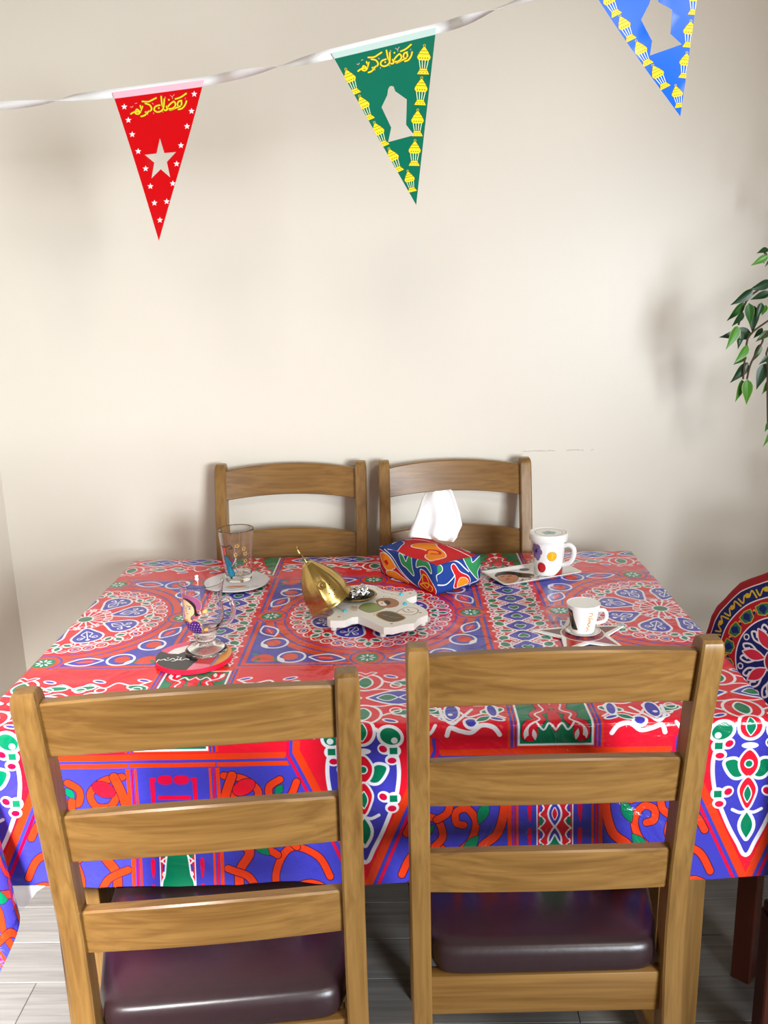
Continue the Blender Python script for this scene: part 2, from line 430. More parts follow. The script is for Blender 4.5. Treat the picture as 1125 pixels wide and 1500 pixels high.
        c.fill([(0, y(.094)), (.02, y(.112)), (.012, y(.114)), (0, y(.104))], RED, WHT, .003)
    # scrolls hanging off the border
    c.rect(.10, .565, .257, .60, RED)
    c.line(cr([(.140, .497), (.146, .538), (.162, .553), (.179, .532), (.198, .503)], 6), .0065, WHT)
    c.fill(ell(.161, .513, .0115, .027), BLU, WHT, .004); c.disc(.158, .522, .0045, WHT)
    c.line(cr([(.150, .575), (.156, .561), (.174, .567), (.193, .570), (.211, .557), (.232, .561), (.243, .575)], 6), .0085, WHT)
    c.disc(.193, .550, .0092, BLU, WHT, .0055); c.fill(lens(.203, .548, .228, .531, .0068), GRN, WHT, .003); c.fill(ell(.234, .508, .0075, .021, -.1), BLU, WHT, .0045)
    c.line(cr([(.085, .575), (.1, .56), (.118, .572), (.13, .556)], 6), .006, WHT)
    # green square where the border crosses a strip
    c.rect(.257, .300, HP, .600, ORG); c.rect(.262, .303, .2665, .6, BLU); c.rect(.2695, .303, .2725, .6, BLU)
    c.rect(.2745, .313, HP, .597, WHT); c.rect(.2785, .317, HP, .593, GRN)
    for s in (-1, 1):
        y = lambda d: .455 + s * d
        P1 = cr([(HP, y(.015)), (.322, y(.03)), (.326, y(.055)), (.309, y(.07)), (.315, y(.09)), (.294, y(.105)), (.292, y(.122))], 6)
        c.line(P1, .021, RED, DRK, .0014); c.fill(ell(.297, y(.118), .014, .016), RED); c.fill(ell(HP, y(.02), .02, .03), RED); c.fill(ell(HP, y(.085), .011, .03), RED)
        c.line(P1, .0038, WHT); c.fill(lens(.291, y(.105), .287, y(.13), .0042), WHT); c.fill(lens(.302, y(.11), .306, y(.132), .0042), WHT)
        c.fill(lens(HP, y(.0), HP, y(.035), .006), WHT); c.line(cr([(HP, y(.112)), (.33, y(.1)), (.32, y(.112)), (.308, y(.098))], 5), .0036, WHT)
    # --- the fall of the cloth below the border
    c.rect(0, .602, HP, .90, BLU)
    c.rect(0, .602, HP, .614, ORG); c.rect(0, .614, HP, .619, BLU); c.rect(0, .619, HP, .628, ORG)
    A, B = (.112, .598), (0, .842)
    d = np.array([B[0] - A[0], B[1] - A[1]]); d /= np.hypot(*d); nn = np.array([-d[1], d[0]]); nn = nn if nn[1] > 0 else -nn
    def off(o):
        a, b = np.array(A) - d * .0 + nn * o, np.array(B) + d * .1 + nn * o
        return a, b
    a, b = off(.030); c.fill([(-.3, .598), tuple(a + (.0, 0)), tuple(b), (-.3, b[1])], BLU)
    for o, col in ((.027, CRM), (.021, BLU), (.0145, ORG), (.0, RED)):
        a, b = off(o); c.fill([(-.3, .58), (a[0] - .002, .58), tuple(a), tuple(b), (-.3, b[1])], col)
    # orange scrollwork with dark outlines on the blue ground
    def org(pts, wd=.013): c.line(cr(pts, 7), wd, ORG, DRK, .0014)
    org([(.065, .835), (.085, .80), (.125, .785), (.15, .80), (.165, .845), (.15, .9)])
    org([(.05, .895), (.07, .862), (.10, .85), (.14, .87), (.16, .9)])
    org([(.16, .80), (.19, .775), (.2, .74), (.185, .715), (.165, .72), (.165, .74), (.178, .745)])
    org([(.25, .645), (.215, .652), (.19, .676), (.2, .70), (.225, .70), (.238, .68)])
    org([(.235, .645), (.252, .70), (.24, .76), (.21, .79), (.23, .83), (.225, .9)], .016)
    org([(.2, .86), (.215, .835), (.25, .82)])
    org([(.12, .66), (.135, .69), (.165, .695), (.17, .67), (.15, .655)])
    org([(.075, .76), (.095, .73), (.13, .735), (.14, .765), (.125, .785)])
    org([(.13, .735), (.15, .72), (.155, .69)])
    c.fill(lens(.10, .765, .125, .745, .009), GRN, DRK, .001); c.fill(lens(.145, .665, .16, .685, .007), GRN, DRK, .001)
    c.fill(ell(.215, .668, .022, .014, .5), RED, DRK, .0012)
    for P in (lens(.085, .872, .135, .872, .012), lens(.175, .80, .205, .765, .010), lens(.205, .745, .222, .7, .010), lens(.2, .85, .225, .87, .009)): c.fill(P, GRN, DRK, .001)
    c.fill(cr([(.208, .86), (.228, .852), (.24, .87), (.23, .89), (.205, .885)], 5, True), GRN, DRK, .001)
    # column of stripes under the green square
    c.rect(.257, .628, HP, .90, BLU); c.rect(.257, .63, .264, .9, ORG); c.rect(.266, .63, .2695, .9, CRM); c.rect(.272, .63, .2765, .9, ORG); c.rect(.2615, .619, .2635, .63, BLU)
    c.rect(.299, .648, .307, .695, CRM); c.rect(.299, .648, .31, .656, CRM); c.fill(cr([(.313, .652), (.318, .644), (.336, .644), (.340, .652), (.336, .66), (.318, .66)], 3, True), CRM); c.rect(.312, .682, HP, .690, CRM)
    for k in range(5):
        y0 = .70 + k * .047
        c.fill(cr([(.2965, y0 + .005), (.2925, y0 + .012), (.294, y0 + .035), (.2965, y0 + .043), (.299, y0 + .035), (.3005, y0 + .012)], 4, True), CRM)
    c.rect(.3085, .70, HP, .90, WHT); c.rect(.3105, .70, HP, .90, RED)
    for k in range(3):
        y0 = .705 + k * .05
        c.fill(lens(HP, y0, HP, y0 + .045, .010), BLU, WHT, .0035); c.fill(lens(HP, y0 + .012, HP, y0 + .034, .004), RED, WHT, .0016)
        c.line(cr([(.314, y0), (.322, y0 + .012), (.314, y0 + .024), (.324, y0 + .036), (.312, y0 + .05)], 5), .003, WHT); c.fill(ell(.3165, y0 + .036, .004, .008), GRN); c.fill(ell(.3165, y0 + .012, .003, .007), BLU)
    arch = cr([(HP, .770), (.334, .783), (.324, .794), (.319, .83), (.313, .85), (.3115, .92), (HP, .92)], 5)
    c.line(arch[:-6], .006, WHT); c.fill(list(arch) + [(HP + .01, .92), (HP + .01, .77)], GRN)
    # pendant hanging at the middle of each medallion
    pend = [(0, .560), (.024, .566), (.044, .585), (.057, .615), (.060, .648), (.054, .69), (.042, .722), (.028, .755), (.012, .785), (0, .806)]
    full = cr(pend + [(-x, y) for x, y in pend[-2:0:-1]], 5, True)
    c.fill(full, BLU, WHT, .0075)
    for x, y, r in ((.055, .603, .3), (.053, .694, -.5)):
        c.fill(ell(x, y, .0135, .0125, r), WHT); c.fill(ell(x - .0165, y - .004, .0125, .0105, .5), WHT); c.fill(ell(x - .003, y + .017, .0125, .0105, 0), WHT)
        c.rect(x - .0068, y - .0062, x + .0068, y + .0062, GRN)
        c.fill(ell(x - .0185, y - .004, .0075, .006, .6), CRM); c.fill(ell(x - .003, y + .0185, .0078, .0056, 0), CRM)
    c.fill(ell(0, .603, .015, .006), WHT)
    c.fill(cr([(.012, .645), (.024, .63), (.041, .634), (.036, .65), (.025, .662), (.012, .66)], 5, True), GRN, WHT, .006)
    c.fill(cr([(0, .612), (.015, .63), (.013, .65), (0, .662), (-.013, .65), (-.015, .63)], 5, True), RED, WHT, .004); c.disc(0, .638, .006, GRN, WHT, .0025)
    c.fill(cr([(0, .664), (.014, .684), (.01, .705), (0, .722), (-.01, .705), (-.014, .684)], 5, True), RED, WHT, .004); c.fill(lens(0, .68, 0, .71, .006), GRN, WHT, .002)
    c.line(cr([(0, .727), (.012, .73), (.026, .724)], 5), .006, WHT); c.fill(lens(0, .73, 0, .778, .0105), GRN, WHT, .006)
    c.fill(ell(0, .566, .019, .022), RED, WHT, .006); c.fill(lens(0, .55, 0, .583, .008), GRN, WHT, .002)
    c.fill(ell(.05, .575, .019, .015, .5), GRN, WHT, .006); c.disc(.057, .583, .006, WHT)
    return c.image('tablecloth_print')
def cloth_material():
    m, N, L, b = newmat('printed_vinyl')
    at = N.new('ShaderNodeAttribute'); at.attribute_name = 'flat'
    sp = N.new('ShaderNodeSeparateXYZ'); L.new(at.outputs['Vector'], sp.inputs[0])
    def mt(op, a, bb):
        k = N.new('ShaderNodeMath'); k.operation = op
        for i, v in enumerate((a, bb)):
            if isinstance(v, (int, float)): k.inputs[i].default_value = v
            else: L.new(v, k.inputs[i])
        return k.outputs[0]
    u = mt('PINGPONG', mt('SUBTRACT', sp.outputs[0], MX), HP)
    v = mt('PINGPONG', mt('SUBTRACT', sp.outputs[1], MY), .90)
    cx = N.new('ShaderNodeCombineXYZ'); L.new(mt('DIVIDE', u, HP), cx.inputs[0]); L.new(mt('DIVIDE', v, .90), cx.inputs[1])
    t = N.new('ShaderNodeTexImage'); t.image = cloth_tile(); t.extension = 'EXTEND'; L.new(cx.outputs[0], t.inputs['Vector'])
    L.new(t.outputs['Color'], b.inputs['Base Color'])
    b.inputs['Roughness'].default_value = .17; b.inputs['Specular IOR Level'].default_value = .5
    # creases in the vinyl
    n = N.new('ShaderNodeTexNoise'); n.inputs['Scale'].default_value = 9; n.inputs['Detail'].default_value = 5; n.inputs['Distortion'].default_value = 1.5
    L.new(at.outputs['Vector'], n.inputs['Vector'])
    n2 = N.new('ShaderNodeTexNoise'); n2.noise_type = 'RIDGED_MULTIFRACTAL'; n2.inputs['Scale'].default_value = 5; n2.inputs['Detail'].default_value = 3; L.new(at.outputs['Vector'], n2.inputs['Vector'])
    ad = mt('ADD', n.outputs['Fac'], mt('MULTIPLY', n2.outputs['Fac'], .25))
    bp = N.new('ShaderNodeBump'); bp.inputs['Strength'].default_value = .42; bp.inputs['Distance'].default_value = .015
    L.new(ad, bp.inputs['Height']); L.new(bp.outputs[0], b.inputs['Normal'])
    return m

# ------------------------------------------------------------------ the table and its cloth
TXL, TXR, TYF, TYB, TZ = -.777, .647, 1.443, 2.465, .78
tb = thing('dining_table', 'oak dining table with square legs under the printed vinyl cloth', 'table', ((TXL + TXR) / 2, (TYF + TYB) / 2, 0))
hx, hy = (TXR - TXL) / 2 - .004, (TYB - TYF) / 2 - .004
box('tabletop', (-hx, -hy, TZ - .035), (hx, hy, TZ - .003), OAK[0], tb, .008, 3)
for sx in (-1, 1):
    for sy in (-1, 1):
        x, y = sx * (hx - .124), sy * (hy - .085)
        box('leg', (x - .045, y - .045, 0), (x + .045, y + .045, TZ - .035), OAK[2], tb, .004)
for sy in (-1, 1): box('apron', (-hx + .176, sy * (hy - .085) - .011, TZ - .125), (hx - .176, sy * (hy - .085) + .011, TZ - .035), OAK[0], tb, .002)
for sx in (-1, 1): box('apron', (sx * (hx - .13) - .011, -hy + .131, TZ - .125), (sx * (hx - .13) + .011, hy - .131, TZ - .035), OAK[1], tb, .002)

DROP = .303
def smooth01(t): t = min(max(t, 0), 1); return t * t * (3 - 2 * t)
def fall(s):                       # distance past an edge -> (outward, down) round a small lip
    r = .012; q = r * PI / 2
    if s <= q: a = s / r; return r * math.sin(a), r * (1 - math.cos(a))
    return r, r + (s - q)
def wav(a, k): return math.sin(a * 17 + k) * .5 + math.sin(a * 29 + 2 * k) * .3 + math.sin(a * 47 + k * 3) * .2
CORNER = {(-1, -1): (Vector((.40, -.915)), 37, 9), (1, -1): (Vector((.62, -.78)), 34, 12), (-1, 1): (Vector((-.7, .7)), 16, 12), (1, 1): (Vector((.7, .7)), 16, 12)}
def cloth_point(u, v):
    x, y = min(max(u, TXL), TXR), min(max(v, TYF), TYB)
    ax, ay = u - x, v - y           # how far past the edges
    sx, sy = (1 if ax > 0 else -1), (1 if ay > 0 else -1)
    ax, ay = abs(ax), abs(ay)
    z = TZ
    if ax == 0 and ay == 0:
        return Vector((x, y, z + .0006 * wav(u * .6 + v * .4, 1)))
    if ax == 0:
        o, dn = fall(ay); t = ay / DROP
        if sy < 0: o += t * t * (.030 + .007 * wav(u * .8, 2)) + .004 * t * wav(u * 1.7, 5)
        else: o += 0; dn *= 1
        o = min(o, .10) if sy < 0 else min(o, .012)
        return Vector((x, y + sy * o, z - dn))
    if ay == 0:
        o, dn = fall(ax); t = ax / DROP
        o += t * .012 * (1 + wav(v, 3))
        return Vector((x + sx * o, y, z - dn))
    r = math.hypot(ax, ay); ph = math.atan2(ax, ay) / (PI / 2)      # 0 on the long side, 1 on the short side
    axis, tm, km = CORNER[(sx, sy)]
    perp = Vector((-axis.y, axis.x))
    if perp.x * sx > 0: perp = -perp
    h = math.sin(math.radians(tm)) * math.sin(PI * ph); k = math.sin(math.radians(km)) * math.sin(2 * PI * ph)
    hv = axis * h + perp * k
    dz = -math.sqrt(max(0, 1 - hv.length_squared))
    o, dn = fall(r)
    # blend with the neighbouring falls near the two borders
    e0 = (1 - ph) ** 4; t = ay / DROP
    bulge = (t * t * (.030 + .007 * wav((TXL if sx < 0 else TXR) * .8, 2)) + .004 * t * wav((TXL if sx < 0 else TXR) * 1.7, 5)) * e0 if sy < 0 else 0
    lip = .012 * min(1, r / .02)
    return Vector((x + hv.x * r + sx * lip * ph, y + hv.y * r + sy * (lip * (1 - ph) + bulge), z + dz * dn - (0 if True else 0)))
def steps(lo, a, b, hi):
    e = [0, .004, .008, .012, .016, .02]
    n = 22
    out = [lo + (a - .02 - lo) * i / n for i in range(n)] + [a - q for q in e[::-1]]
    k = 40
    out += [a + (b - a) * i / k for i in range(1, k)]
    out += [b + q for q in e] + [b + .02 + (hi - b - .02) * (i + 1) / n for i in range(n)]
    return out
us, vs_ = steps(TXL - DROP, TXL, TXR, TXR + DROP), steps(TYF - DROP, TYF, TYB, TYB + .16)
cv, flat, cf = [], [], []
for v in vs_:
    for u in us:
        cv.append(cloth_point(u, v)); flat.append((u, v, 0))
nu = len(us)
for j in range(len(vs_) - 1):
    for i in range(nu - 1):
        a = j * nu + i; cf.append((a, a + 1, a + 1 + nu, a + nu))
CLOTHM = cloth_material()
cloth = mesh('tablecloth', cv, cf, CLOTHM, None, True)
at = cloth.data.attributes.new('flat', 'FLOAT_VECTOR', 'POINT')
at.data.foreach_set('vector', np.array(flat, np.float32).ravel())
tag(cloth, 'glossy red, blue and white arabesque vinyl cloth draped over the dining table', 'tablecloth')
# clear plastic margin that shows at the hem by the cream side wall
film, N_, L_, b_ = newmat('clear_film')
b_.inputs['Base Color'].default_value = (.9, .92, 1, 1); b_.inputs['Alpha'].default_value = .45; b_.inputs['Roughness'].default_value = .15
hv_, hf_ = [], []
for i in range(9):
    t = i / 8; u = TXL + .012 + t * .10
    p = cloth_point(u, TYF - DROP)
    for k in range(3):
        hv_.append((p.x, p.y - .004 - .012 * k * math.sin(PI * t), p.z + .004 - .022 * k * math.sin(PI * min(1, t * 1.1) * .9 + .3)))
for i in range(8):
    for k in range(2):
        a = i * 3 + k; hf_.append((a, a + 3, a + 4, a + 1))
hem = mesh('clear_hem', hv_, hf_, film, cloth, True); hem['label'] = 'clear plastic margin of the cloth'

# ------------------------------------------------------------------ ladder-back chairs (local +y is the front of the seat)
def ypost(z): return float(np.interp(z, [0, .30, .42, .5, .62, .75, .9, 1.045], [-.045, -.012, -.002, 0, -.008, -.028, -.055, -.087]))
def ring_rect(cx, cy, z, a, b, ch, tilt=0):
    pts = []
    for sx, sy in ((1, 1), (-1, 1), (-1, -1), (1, -1)):
        p, q = (cx + sx * (a - ch), cy + sy * b), (cx + sx * a, cy + sy * (b - ch))
        pts += [q, p] if sx * sy > 0 else [p, q]
    return [(x, y, z + (y - cy) * tilt) for x, y in pts]
def make_chair(label, group, seat_w=.44):
    t = thing('dining_chair', label, 'chair', group=group)
    W = .2235
    for s in (-1, 1):
        cx = s * (W - .0165)
        rings = [ring_rect(cx, ypost(z), z, .0165, .0225, .003) for z in np.concatenate([np.linspace(0, .42, 8), np.linspace(.47, 1.014, 16)])]
        for dz, k in ((1.026, .93), (1.033, .8), (1.037, .55)):
            rings.append(ring_rect(cx, ypost(dz), dz, .0165 * (k + 1) / 2, .0225 * k, .003))
        loft('post', rings, OAK[2], t, angle=.5)
    for z0, z1 in ((.932, 1.018), (.748, .830), (.578, .655)):
        rings = []
        for i in range(21):
            q = -1 + i / 10; x = q * (W - .03)
            bow = -.020 * (1 - q * q); arch = (1 - q * q)
            za, zb = z0 + .012 * arch, z1 + .015 * arch
            th = .0105
            def P(z, dy): return (x, ypost(min(z, 1.04)) + bow + dy, z)
            rings.append([P(za, -th + .002), P(za + .002, -th), P(zb - .003, -th), P(zb, -th + .003), P(zb, th - .003), P(zb - .003, th), P(za + .002, th), P(za, th - .002)])
        loft('rail', rings, OAK[0], t, angle=.6)
    FD = .405                                     # front legs
    for s in (-1, 1):
        x = s * (seat_w / 2 - .022)
        rings = [ring_rect(x, FD, z, .0215, .0215, .003) for z in (0, .2, .412)]
        loft('front_leg', rings, OAK[2], t, angle=.5)
        xa, xb = s * (W - .0165), x
        def bar(n, z0, z1, m, a=.010):
            rings = []
            for q, xx, yy in ((0, xa, .02), (1, xb, FD - .021)):
                rings.append([(xx - a, yy, z0), (xx + a, yy, z0), (xx + a, yy, z1), (xx - a, yy, z1)])
            loft(n, rings, m, t, smooth=False)
        bar('side_apron', .345, .412, OAK[1]); bar('side_stretcher', .205, .245, OAK[1], .011)
    box('rear_apron', (-W + .032, -.012, .338), (W - .032, .012, .414), OAK[0], t, .003)
    box('front_apron', (-seat_w / 2 + .043, FD - .012, .345), (seat_w / 2 - .043, FD + .012, .412), OAK[0], t, .003)
    box('cross_stretcher', (-.195, .19, .212), (.195, .214, .24), OAK[0], t, .003)
    rings = []
    for z, k in ((.4145, .965), (.420, .99), (.432, 1.0), (.452, 1.0), (.463, .988), (.4695, .96), (.4730, .88), (.475, .6), (.4755, .3)):
        r = []
        n = 40
        for i in range(n):
            a = 2 * PI * i / n; ca, sa = math.cos(a), math.sin(a)
            px, py = math.copysign(abs(ca) ** .17, ca), math.copysign(abs(sa) ** .17, sa)
            wy = (py + 1) / 2
            half = (W - .034) * (1 - smooth01((wy - .05) / .25)) + (seat_w / 2 + .004) * smooth01((wy - .05) / .25)
            r.append((px * half * k, .21 + py * .225 * k, z))
        rings.append(r)
    s = loft('seat', rings, LEATHER, t, angle=1.2); s['label'] = 'dark brown leather seat pad'
    return t
def copy_tree(root, label, group=None):
    r = root.copy(); COL.objects.link(r); r['label'] = label
    if group: r['group'] = group
    for ch in root.children:
        c = ch.copy(); COL.objects.link(c); c.parent = r
        for g in ch.children:
            d = g.copy(); COL.objects.link(d); d.parent = c
    return r
G = 'ladder-back chairs round the table'
c1 = make_chair('oak ladder-back chair standing askew before the table, beside the cream side wall', G)
c1.location = (-.294, 1.156, 0); c1.rotation_euler.z = .11
c2 = copy_tree(c1, 'oak ladder-back chair pushed in straight with the cloth hem on its leather seat')
c2.location = (.222, 1.266, 0); c2.rotation_euler.z = .017
c3 = copy_tree(c1, 'oak ladder-back chair against the back wall behind the tumbler glass')
c3.location = (-.328, 2.502, 0); c3.rotation_euler.z = PI
c4 = copy_tree(c1, 'oak ladder-back chair against the back wall behind the tissue box')
c4.location = (.156, 2.500, 0); c4.rotation_euler.z = PI + .004

# ------------------------------------------------------------------ dark chair at the table's end, with a round cushion; low side table
e = thing('side_chair', 'dark brown wooden chair turned cornerwise at the table end', 'chair', (1.03, 1.73, 0), PI * .75 + .06)
for s in (-1, 1):
    loft('front_leg', [ring_rect(s * .2, .2, z, .021, .021, .002) for z in (0, .43)], DARKWOOD[2], e, angle=.5)
    loft('post', [ring_rect(s * .2, -.2 - max(0, z - .45) * .15, z, .019, .02, .002) for z in (0, .45, .7, .92)], DARKWOOD[2], e, angle=.5)
    box('side_apron', (s * .2 - .01, -.18, .36), (s * .2 + .01, .18, .43), DARKWOOD[1], e)
for y in (-.2, .2): box('apron', (-.18, y - .01, .36), (.18, y + .01, .43), DARKWOOD[0], e)
box('seat', (-.225, -.175, .43), (.225, .225, .462), DARKWOOD[0], e, .008, 3)
for z in (.6, .74, .86): box('rail', (-.185, -.222 - (z - .45) * .15, z - .03), (.185, -.202 - (z - .45) * .15, z + .03), DARKWOOD[0], e)
lt = thing('side_table', 'low reddish mahogany side table beside the front corner of the cloth', 'side table', (.800, 1.41, 0))
for sx in (-1, 1):
    for sy in (-1, 1):
        loft('leg', [ring_rect(sx * .088, sy * .088, z, .024, .024, .003) for z in (0, .33)], DARKWOOD[2], lt, angle=.5)
box('top', (-.11, -.11, .33), (.11, .11, .352), DARKWOOD[0], lt, .006, 3)

def cushion():
    Rr = .205
    c = Canvas(-Rr, -Rr, Rr, Rr, .0008, (150, 24, 36))
    NAV, YEL, W2, RD = (24, 30, 88), (196, 160, 40), (214, 206, 206), (160, 22, 34)
    c.disc(0, 0, .178, NAV, W2, .003)
    for k in range(22):
        a = 2 * PI * k / 22; q = lambda r, t: (r * math.cos(a + t), r * math.sin(a + t))
        c.line(cr([q(.150, -.13), q(.170, -.08), q(.158, -.02), q(.166, .04), q(.152, .1), q(.168, .14)], 5), .004, YEL); c.disc(*q(.163, .0), .006, YEL)
    c.disc(0, 0, .142, RD, W2, .003)
    for k in range(18):
        a = 2 * PI * k / 18; q = lambda r, t: (r * math.cos(a + t), r * math.sin(a + t))
        c.fill([q(.106, -.02), q(.112, -.11), q(.13, -.12), q(.133, 0), q(.13, .12), q(.112, .11)], (40, 96, 74), YEL, .002)
        c.fill([q(.108, 0), q(.12, -.08), q(.128, -.03), q(.13, .03), q(.122, .08)], NAV)
        c.fill(ell(*q(.121, .175), .006, .004, a), YEL); c.fill(ell(*q(.119, .19), .004, .004, a), NAV)
    c.disc(0, 0, .097, NAV, W2, .003)
    for k in range(8):
        a = 2 * PI * k / 8; q = lambda r, t: (r * math.cos(a + t), r * math.sin(a + t))
        c.line(cr([q(.05, -.2), q(.07, -.3), q(.086, -.2), q(.08, -.1), q(.07, -.17)], 5), .0045, W2); c.line(cr([q(.05, .2), q(.07, .3), q(.086, .2), q(.08, .1), q(.07, .17)], 5), .0045, W2)
        c.fill(lens(*q(.03, 0), *q(.082, 0), .011), (190, 40, 60), W2, .003); c.ring(*q(.088, PI / 8), .006, .003, W2)
    c.disc(0, 0, .028, RD, W2, .003)
    img = c.image('cushion_print')
    vs, fs, uv = [], [], []
    n, prof = 48, []
    for i in range(15):
        q = i / 14; prof.append((Rr * math.sin(q * PI / 2) ** .8 if q else .0005, .058 * math.cos(q * PI / 2) ** .9))
    prof += [(r, -h) for r, h in prof[-2::-1]]
    for r, h in prof:
        for i in range(n):
            a = 2 * PI * i / n; puck = 1 + .012 * math.sin(a * 14) * (r / Rr) ** 4
            vs.append((r * puck * math.cos(a), r * puck * math.sin(a), h)); uv.append((.5 + r * math.cos(a) / 2 / Rr, .5 + r * math.sin(a) / 2 / Rr))
    k = len(prof)
    for j in range(k - 1):
        for i in range(n): fs.append((j * n + i, (j + 1) * n + i, (j + 1) * n + (i + 1) % n, j * n + (i + 1) % n))
    o = mesh('cushion', vs, fs, printed('cushion_fabric', img, .8, spec=.2), None, True, uv)
    return o
cu = tag(cushion(), 'round red and navy appliqué cushion with yellow scrolls standing on the dark chair', 'cushion')
nrm = Vector((-.74, -.62, .26)).normalized()
P = ony(1160, 932, 1.86)
cu.matrix_world = Matrix.Translation((P.x, 1.86, .462 + .235)) @ nrm.to_track_quat('Z', 'Y').to_matrix().to_4x4()

# ------------------------------------------------------------------ the bunting
TXT = [[(715, 230), (790, 205), (865, 155)], [(868, 258), (848, 310), (805, 358), (755, 370)], [(800, 252), (762, 262), (742, 305), (768, 330), (800, 300), (792, 255)],
       [(780, 330), (720, 350), (640, 378), (610, 340)], [(690, 262), (640, 300), (603, 350), (655, 362), (708, 330), (712, 285), (690, 262)],
       [(520, 195), (530, 300), (560, 378), (600, 372), (590, 330)], [(500, 312), (440, 330), (420, 375), (460, 405), (520, 390), (550, 340), (562, 230)],
       [(450, 215), (400, 240), (340, 266), (260, 262)], [(300, 290), (360, 312), (385, 365), (350, 400), (300, 408)], [(345, 395), (290, 450), (240, 465)],
       [(230, 320), (242, 380), (205, 432), (160, 420), (182, 370), (215, 400), (150, 405), (100, 432)], [(262, 330), (240, 385)]]
DOT = [(625, 240), (485, 352)]
ORN = [[(645, 180), (672, 200), (700, 170)], [(672, 200), (675, 225)], [(95, 335), (115, 345), (130, 325)], [(160, 290), (185, 285)], [(570, 200), (580, 215)], [(395, 285), (410, 300)], [(855, 215), (850, 230)], [(335, 430), (330, 445)], [(410, 415), (412, 430)], [(535, 400), (545, 410)]]
YEL, BRN, FW = (246, 214, 40), (110, 70, 20), (250, 250, 246)
def starpts(x, y, r, k=.42, rot=-PI / 2):
    return [(x + (r if i % 2 == 0 else r * k) * math.cos(rot + i * PI / 5), y + (r if i % 2 == 0 else r * k) * math.sin(rot + i * PI / 5)) for i in range(10)]
def put_text(c, fx):
    for P in TXT: c.line([fx(p) for p in cr(P, 5)], 2.3 if len(P) > 2 else 2.0, YEL, BRN, .55)
    for p in DOT: x, y = fx(p); c.disc(x, y, 1.3, YEL, BRN, .4)
    for P in ORN: c.line([fx(p) for p in P], .9, (226, 170, 150))
def put_lantern(c, x0, y0, x1, y1, col=YEL):
    d = np.array([x1 - x0, y1 - y0]); L = np.hypot(*d); d /= L; n = np.array([-d[1], d[0]]); s = L / 40.
    q = lambda a, t: tuple(np.array([x0, y0]) + d * a * s + n * t * s)
    c.ring(*q(2, 0), 1.6 * s, .9, BRN); c.ring(*q(2, 0), 1.5 * s, .6, col)
    c.fill([q(4, -1.2), q(4, 1.2), q(11, 6), q(17, 9), q(20, 8), q(21.5, 6), q(21.5, -6), q(20, -8), q(17, -9), q(11, -6)], col, BRN, .45)
    for a, b in ((9, 4), (13, 6.5)): c.line([q(a, -b), q(a, b)], .6, BRN)
    for t in (-5, -1.7, 1.7, 5): c.disc(*q(18.5, t), .75 * s, BRN)
    for t0, t1 in ((-6, -4), (-2, -1.4), (2, 1.4), (6, 4)): c.line([q(21.5, t0), q(33, t1)], 1.0 * s, (250, 235, 190))
    c.fill([q(32.5, -4.5), q(32.5, 4.5), q(35, 5.5), q(40, 8), q(40, -8), q(35, -5.5)], col, BRN, .45)
    c.line([q(35.3, -5.5), q(35.3, 5.5)], .55, BRN)
    for t in (-4, 0, 4): c.disc(*q(37.8, t), .6 * s, BRN)
def pennant(name, corners, hole, draw, bg, strip, yy, parent, lab, mat_rough=.28):
    (ax, ay), (bx, by), (tx, ty) = corners
    x0, x1, y0, y1 = min(ax, bx, tx) - 3, max(ax, bx, tx) + 3, min(ay, by) - 3, ty + 3
    c = Canvas(x0, y0, x1, y1, .33, bg)
    draw(c)
    dx, dy = bx - ax, by - ay; L = math.hypot(dx, dy); nx, ny = -dy / L, dx / L
    c.fill([(ax - 4, ay - 4), (bx + 4, by - 4), (bx + nx * 9 + 4, by + ny * 9), (ax + nx * 10 - 4, ay + ny * 10)], strip)
    img = c.image(name + '_print')
    # flat outline with its cut-out, triangulated, then given a gentle curl and thickness
    out = []
    for (p, q) in (((ax, ay), (tx, ty)), ((tx, ty), (bx, by)), ((bx, by), (ax, ay))):
        for k in range(10): out.append((p[0] + (q[0] - p[0]) * k / 10, p[1] + (q[1] - p[1]) * k / 10))
    pts = out + list(hole)
    no, nh = len(out), len(hole)
    inner = []
    for i in range(1, 14):
        for j in range(1, 14):
            p = (x0 + (x1 - x0) * i / 14, y0 + (y1 - y0) * j / 14)
            inner.append(p)
    edges = [(i, (i + 1) % no) for i in range(no)] + [(no + i, no + (i + 1) % nh) for i in range(nh)]
    V, Ed, F, *_ = delaunay_2d_cdt([Vector(p) for p in pts + inner], edges, [], 0, 1e-4)
    def inside(p, poly):
        r = False
        for i in range(len(poly)):
            (xa, ya), (xb, yb) = poly[i], poly[(i + 1) % len(poly)]
            if (ya > p[1]) != (yb > p[1]) and p[0] < (xb - xa) * (p[1] - ya) / (yb - ya) + xa: r = not r
        return r
    fs = []
    for f in F:
        g = sum((V[i] for i in f), Vector((0, 0))) / len(f)
        if inside(g, out) and not (nh and inside(g, hole)): fs.append(tuple(f))
    P3 = []
    for v in V:
        P = ony(v.x, v.y, yy); s = (v.x - x0) / (x1 - x0); h = (v.y - y0) / (y1 - y0)
        P3.append(Vector((P.x, P.y + .010 * math.sin(s * 3.1 + h * 1.3) * h + .004 * math.sin(h * 5), P.z)))
    uv = [((v.x - x0) / (x1 - x0), (v.y - y0) / (y1 - y0)) for v in V]
    o = mesh(name, P3, fs, printed(name + '_plastic', img, mat_rough, spec=.3), parent, True, uv)
    o['label'] = lab
    return o
YR, YG, YB = 1.95, 1.72, 1.52
bt = thing('bunting', 'string of festive pennants on a twisted white ribbon across the wall', 'bunting', (0, 0, 0))
k7 = lambda x, y: (140 + x / 5.17, 80 + y / 5.17)
k8 = lambda x, y: (460 + x / 5.114, 20 + y / 5.114)
